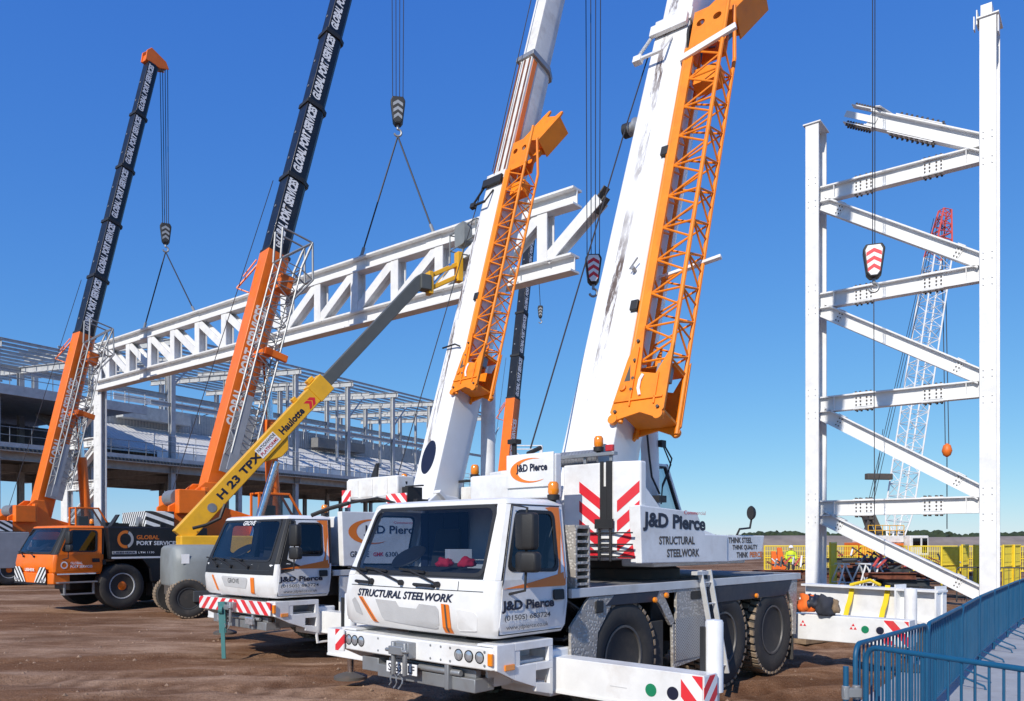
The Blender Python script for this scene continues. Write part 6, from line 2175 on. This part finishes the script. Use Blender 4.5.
for f, nm in ((.36, 'yellow webbing sling hung over the girder beside the black tool bag'), (.62, 'yellow webbing sling hung over the girder near its middle')):
    c = ga + (gb - ga) * f
    wv = MB()
    loops = []
    for i in range(15):
        q = i / 14
        z = 1.20 - .52 * abs(math.cos(math.pi * min(q, 1))) ** 1.5
        off = -.20 if q < .5 else .20
        off = lerp(.235, -.235, q)
        ctr = c + gn * off * 1.0 + gd * (.06 * math.sin(q * 5)) + Vector((0, 0, z - (0 if .1 < q < .9 else .12)))
        loops.append([ctr - gd * .05, ctr + gd * .05, ctr + gd * .05 + Vector((0, 0, .012)) + gn * .006, ctr - gd * .05 + Vector((0, 0, .012)) + gn * .006])
    wv.loft(loops)
    o = build('webbing_sling', wv, 'strap', None, 60)
    tag(o, nm, 'sling')
c0 = ga + (gb - ga) * .38; c1_ = ga + (gb - ga) * .60
lp_ = MB().path([c0 + gn * .1 + Vector((0, 0, 1.19)), c0.lerp(c1_, .3) + gn * .12 + Vector((0, 0, 1.24)), c0.lerp(c1_, .65) + gn * .08 + Vector((0, 0, 1.30)), c1_ + gn * .1 + Vector((0, 0, 1.215))], .03, 6)
tag(build('lashing_strap', lp_, 'strap', None, 60), 'loose yellow strap draped along the top of the white girder', 'strap')

# teal ratchet strap hanging from the second crane's coupling
q0 = world(crane_second, (-.24, .10, .98))
ts = MB()
ts.bar((0, 0, 0), (.03, 0, -.55), .12, .03, (0, 1, 0))
ts.bar((.03, -.02, -.45), (.05, -.02, -1.0), .07, .02, (0, 1, 0))
ts.lathe([(.07, -.03), (.07, .03)], (0, 0, -.15), 'x', 12)
t_ = build('ratchet_strap', ts, 'teal', None, 0)
t_.location = q0
tag(t_, 'teal ratchet strap hanging from the coupling of the black-banded white crane', 'strap')

# things on the first crane's dashboard
g0 = world(crane_first, (.34, -.34, 1.76))
bx = build('small_carton', MB().box(-.13, .13, -.08, .08, .05, .20), 'whitetext', None, 0, .004)
bx.location = g0 + Vector((.02, .05, 0)); bx.rotation_euler = (0, 0, R(20))
tag(bx, 'white carton standing on the dashboard behind the windscreen', 'carton')
for dx, dy, nm in ((-.12, 0, 'red work glove on the dashboard, left of the white carton'), (.12, -.09, 'red work glove on the dashboard, in front of the white carton')):
    lump('work_glove', nm, 'glove', g0 + Vector((dx, dy - .1, .05)), (.085, .07, .065), 'redglove', 3 + dx * 9)['group'] = 'red gloves on the dashboard'

# ------------------------------------------------------------------ yellow fence panels and far clutter
def fence_panel(label, a, b, h=1.9, name='mesh_fence_panel', z=0, solid=False, rows=3):
    a = Vector((*a, z)); b = Vector((*b, z))
    d = b - a; ln = d.length
    t = thing(name, label, 'fence panel', tuple(a), math.atan2(d.y, d.x), 'yellow fence panels')
    f = MB()
    for x in (.04, ln - .04):
        f.tube((x, 0, 0), (x, 0, h), .045, 6)
    for k in range(rows):
        zz = .12 + (h - .16) * k / (rows - 1)
        f.tube((.04, 0, zz), (ln - .04, 0, zz), .04, 6)
    build('frame', f, 'yfence', t, 60)
    ms = MB()
    n = int(ln / (.11 if not solid else .09))
    for i in range(n):
        x = .08 + (ln - .16) * (i + .5) / n
        ms.box(x - (.026 if solid else .017), x + (.026 if solid else .017), -.012, .012, .12, h - .04)
    for k in range(1, 5):
        ms.box(.05, ln - .05, -.014, .014, .12 + (h - .16) * k / 5 - .012, .12 + (h - .16) * k / 5 + .012)
    build('mesh_infill', ms, 'olivefence', t, 0)
    return t
x = 17.0
i = 0
while x < 47:
    fence_panel('yellow mesh fence panel in the far line between the site and the earth bank', (x, 54 - .18 * (x - 17)), (x + 2.9, 54 - .18 * (x + 2.9 - 17)), 1.75)
    x += 3.0
for k, (pa, pb, Y, h) in enumerate([(941, 959, 36, 1.8), (962, 968, 35, 1.9), (974, 986, 33, 1.9), (1003, 1012, 33, 1.9), (1014, 1020, 34, 1.9), (830, 836, 33, 2.0)]):
    a = at(pa, 541, Y); b = at(pb, 541, Y + 1.1)
    lab = ['yellow fence panel turned nearly edge on, left of the far dark hook rope', 'narrow yellow fence panel standing close behind the dark grey barrier', 'yellow fence panel standing just left of the right tower column',
           'yellow fence panel standing just right of the right tower column', 'yellow fence panel farthest right, by the picture edge', 'yellow fence panel seen edge on, right of the left tower column'][k]
    fence_panel(lab, (a.x, a.y), (b.x, b.y), h, solid=True)

def trestle(c, label):
    t = thing('trestle', label, 'trestle', tuple(c), R(10), 'white trestles among the rusty steel')
    for s in (-.35, .35):
        m = MB().tube((-.45, s, 0), (0, s * .6, 1.1), .035, 6).tube((.45, s, 0), (0, s * .6, 1.1), .035, 6).tube((-.3, s * .9, .35), (.3, s * .9, .35), .025, 6)
        build('a_frame', m, 'steelwhite', t)
    build('top_rail', MB().tube((0, -.5, 1.1), (0, .5, 1.1), .04, 6), 'steelwhite', t)
for px, lb in ((842, 'white A-shaped trestle beside the left tower column'), (863, 'white A-shaped trestle, middle one of three among the rusty steel'), (876, 'white A-shaped trestle, rightmost of three among the rusty steel')):
    p = at(px, 541, 33); p.z = 0
    trestle(p, lb)

# rusty steel stacked beyond the tower: every stack a heap of sections
rr = random.Random(8)
def steel_stack(px0, px1, Y, h, label, m='rust'):
    a = at(px0, 541, Y); b = at(px1, 541, Y); a.z = b.z = 0
    t = thing('steel_stack', label, 'steel stack', tuple(a), 0, 'stacks of rusty steel')
    ln = (b - a).length
    nrow = max(2, int(h / .28))
    for r_ in range(nrow):
        mb = MB()
        for k in range(4):
            y = k * .42 + rr.uniform(-.1, .1)
            x0 = rr.uniform(-.5, .5); x1 = ln + rr.uniform(-.8, .5)
            z = .14 + r_ * .28
            if rr.random() < .6:
                mb.ibeam((x0, y, z), (x1, y + rr.uniform(-.2, .2), z), .22, .25, .025)
            else:
                mb.tube((x0, y, z), (x1, y + rr.uniform(-.3, .3), z + rr.uniform(-.05, .1)), .09, 8)
        build('steel_layer', mb, m if rr.random() < .7 else rr.choice(['dgrey', 'redlattice', 'timber']), t, 0)
    for k in range(14):
        x = rr.uniform(0, ln); y = rr.uniform(0, 1.4)
        q = MB().bar((x, y, h + rr.uniform(0, .1)), (x + rr.uniform(-.7, .7), y + rr.uniform(-.4, .4), h + rr.uniform(.1, .6)), .08, .06)
        build('loose_bar', q, rr.choice(['rust', 'rust', 'dgrey', 'redlattice', 'steelwhite']), t, 0)
steel_stack(838, 905, 44, 1.15, 'long stack of rusty steel sections below the orange crawler crane')
steel_stack(856, 905, 38, .95, 'low heap of rusty and red steel behind the white trestles')
steel_stack(880, 934, 31, .95, 'rusty steel stack just left of the lowest tower diagonal', 'rust')
steel_stack(925, 972, 40, .8, 'rusty steel stack behind the lower end of the tower diagonal')
steel_stack(770, 806, 41, .7, 'rusty steel stack beyond the rear corner of the nearest crane')
for k, (px, h) in enumerate(((777, 1.5), (783, 1.7))):
    p = at(px, 541, 43); p.z = 0
    bmk = MB().loft([[(-.25, -.2, 0), (.25, -.2, 0), (.25, .2, 0), (-.25, .2, 0)], [(-.12 - .2, -.06, h), (.12 - .2, -.06, h), (.12 - .2, .06, h), (-.12 - .2, .06, h)]])
    o = build('orange_marker', bmk, 'hivisorange', None, 0, .03)
    o.location = p
    tag(o, ['orange site marker on the left of two, beside the worker in yellow', 'taller orange site marker next to the worker in yellow'][k], 'marker', 'orange site markers')

# ------------------------------------------------------------------ worker
def person(p, rz):
    t = thing('person', 'worker in yellow hi-vis jacket and white helmet standing beyond the nearest crane', 'person', tuple(p), rz)
    sk = {'pelvis': (0, 0, .95), 'chest': (0, 0, 1.32), 'neck': (0, .0, 1.50), 'head': (0, -.02, 1.62), 'top': (0, -.02, 1.72)}
    verts = [(0, 0, .95), (0, 0, 1.15), (0, 0, 1.36), (0, 0, 1.49), (0, -.02, 1.60), (0, -.02, 1.70),
             (.11, 0, .88), (.13, -.02, .50), (.13, .02, .09), (.13, -.13, .04),
             (-.11, 0, .88), (-.14, .04, .50), (-.15, .10, .09), (-.15, -.05, .04),
             (.20, 0, 1.40), (.27, .02, 1.14), (.22, -.14, .96), (.20, -.21, .90),
             (-.20, 0, 1.40), (-.28, .02, 1.14), (-.26, -.08, .92), (-.25, -.13, .84)]
    rad = [.15, .15, .16, .065, .085, .085, .095, .07, .05, .05, .095, .07, .05, .05, .075, .055, .04, .035, .075, .055, .04, .035]
    ed = [(0, 1), (1, 2), (2, 3), (3, 4), (4, 5), (0, 6), (6, 7), (7, 8), (8, 9), (0, 10), (10, 11), (11, 12), (12, 13), (2, 14), (14, 15), (15, 16), (16, 17), (2, 18), (18, 19), (19, 20), (20, 21)]
    me = bpy.data.meshes.new('body'); me.from_pydata(verts, ed, [])
    o = bpy.data.objects.new('body', me); col.objects.link(o); o.parent = t
    o.modifiers.new('skin', 'SKIN'); s = o.modifiers.new('sub', 'SUBSURF'); s.levels = 2; s.render_levels = 2
    for v, r_ in zip(me.skin_vertices[0].data if me.skin_vertices else [], rad):
        v.radius = (r_, r_)
    if not me.skin_vertices:
        bm = bmesh.new(); bm.from_mesh(me); ly = bm.verts.layers.skin.verify(); bm.verts.ensure_lookup_table()
        for v, r_ in zip(bm.verts, rad):
            v[ly].radius = (r_, r_)
        bm.verts[0][ly].use_root = True
        bm.to_mesh(me); bm.free()
    me.materials.append(M['cloth'])
    jk = MB().loft([[(a * math.cos(q), b * math.sin(q), z) for q in [2 * math.pi * i / 16 for i in range(16)]] for z, a, b in ((.82, .21, .16), (1.0, .21, .17), (1.30, .23, .18), (1.44, .20, .15), (1.49, .09, .08))])
    for sx_ in (-1, 1):
        jk.tube((sx_ * .20, 0, 1.41), (sx_ * .275, .02, 1.14), .085, 10, .072).tube((sx_ * .275, .02, 1.14), (sx_ * .24, -.12, .95), .07, 10, .055)
    jo = build('jacket', jk, 'hivis', t, 60)
    bd_ = MB()
    for z, a, b in ((1.02, .215, .175), (1.18, .225, .18)):
        bd_.loft([[(a * 1.02 * math.cos(q), b * 1.02 * math.sin(q), zz) for q in [2 * math.pi * i / 16 for i in range(16)]] for zz in (z, z + .05)])
    build('reflective_band', bd_, 'silver', jo, 60)
    fc = MB().lathe([(.001, -.13), (.06, -.11), (.085, -.03), (.09, .04), (.07, .09), (.001, .1)], (0, -.03, 1.63), 'z', 16)
    build('face', fc, 'skin', t, 60)
    hl = MB().lathe([(.145, 0), (.125, .015), (.12, .06), (.09, .12), (.04, .14), (.001, .145)], (0, -.03, 1.66), 'z', 18)
    build('helmet', hl, 'whitetext', t, 60)
    for s_ in (-1, 1):
        h_ = MB()
        c = Vector((.20 * s_ + (.0 if s_ > 0 else -.05), -.22 if s_ > 0 else -.14, .87 if s_ > 0 else .81))
        h_.tube(c + Vector((0, .03, .06)), c + Vector((0, 0, -.02)), .035, 8, .03)
        for k in range(4):
            h_.tube(c + Vector(((k - 1.5) * .017, 0, -.01)), c + Vector(((k - 1.5) * .019, -.015, -.085 + abs(k - 1.5) * .008)), .009, 6, .007)
        h_.tube(c + Vector((s_ * -.03, -.01, .03)), c + Vector((s_ * -.05, -.03, -.03)), .011, 6, .008)
        build('hand', h_, 'skin', t, 60)
    return t
pw = at(791, 541, 47); pw.z = 0
person(pw, R(-20))

# ------------------------------------------------------------------ bank and wood on the horizon
M['bank'] = mat('earth_bank', (.26, .21, .18), .95, var=.15, vs_=.3, dirt=(.18, .17, .13), damt=.6, dscale=.12)
bk_ = MB()
rows = []
for k in range(80):
    x = -20 + 260 * k / 79
    y = 150 + .05 * x
    h = 3.0 + .5 * noise.noise(Vector((x * .03, 0, 5)))
    rows.append([(x, y - 6, -.2), (x, y - 3.0, h * .6), (x, y, h), (x, y + 12, h - .2), (x, y + 20, -.2)])
bk_.loft(rows, cap=True, closed=False)
tag(build('embankment', bk_, 'bank', None, 60), None, None, None, 'structure')
M['leaf'] = mat('far_foliage', (.035, .055, .022), .9, var=.4, vs_=.2)
tl = MB()
rt_ = random.Random(3)
for i in range(3000):
    x = rt_.uniform(40, 330)
    y = 255 + rt_.uniform(-6, 30)
    env = 4.8 + 1.6 * noise.noise(Vector((x * .05, 1, 2))) + 1.2 * noise.noise(Vector((x * .3, 4, 2)))
    hgt = max(1.2, env * rt_.uniform(.5, .95))
    s = rt_.uniform(1.1, 2.9)
    b0 = len(tl.v)
    ax_ = [(x, y, .2), (x, y, hgt)]
    nseg = 6
    for (zz, rr_) in ((.1, .7), (.4, 1.0), (.72, .95), (.93, .6)):
        for k in range(nseg):
            q = 2 * math.pi * k / nseg + rt_.uniform(-.3, .3)
            r2 = s * rr_ * rt_.uniform(.6, 1.25)
            tl.v.append((x + r2 * math.cos(q), y + r2 * math.sin(q), hgt * zz + rt_.uniform(-.5, .5)))
    tl.v.append((x, y, hgt + .3))
    for l_ in range(3):
        for k in range(nseg):
            k2 = (k + 1) % nseg
            tl.f.append((b0 + l_ * nseg + k, b0 + l_ * nseg + k2, b0 + (l_ + 1) * nseg + k2, b0 + (l_ + 1) * nseg + k))
    for k in range(nseg):
        tl.f.append((b0 + 3 * nseg + k, b0 + 3 * nseg + (k + 1) % nseg, b0 + 4 * nseg))
tag(build('far_wood', tl, 'leaf', None, 0), 'dark green wood along the horizon beyond the earth bank', 'wood', None, 'stuff')
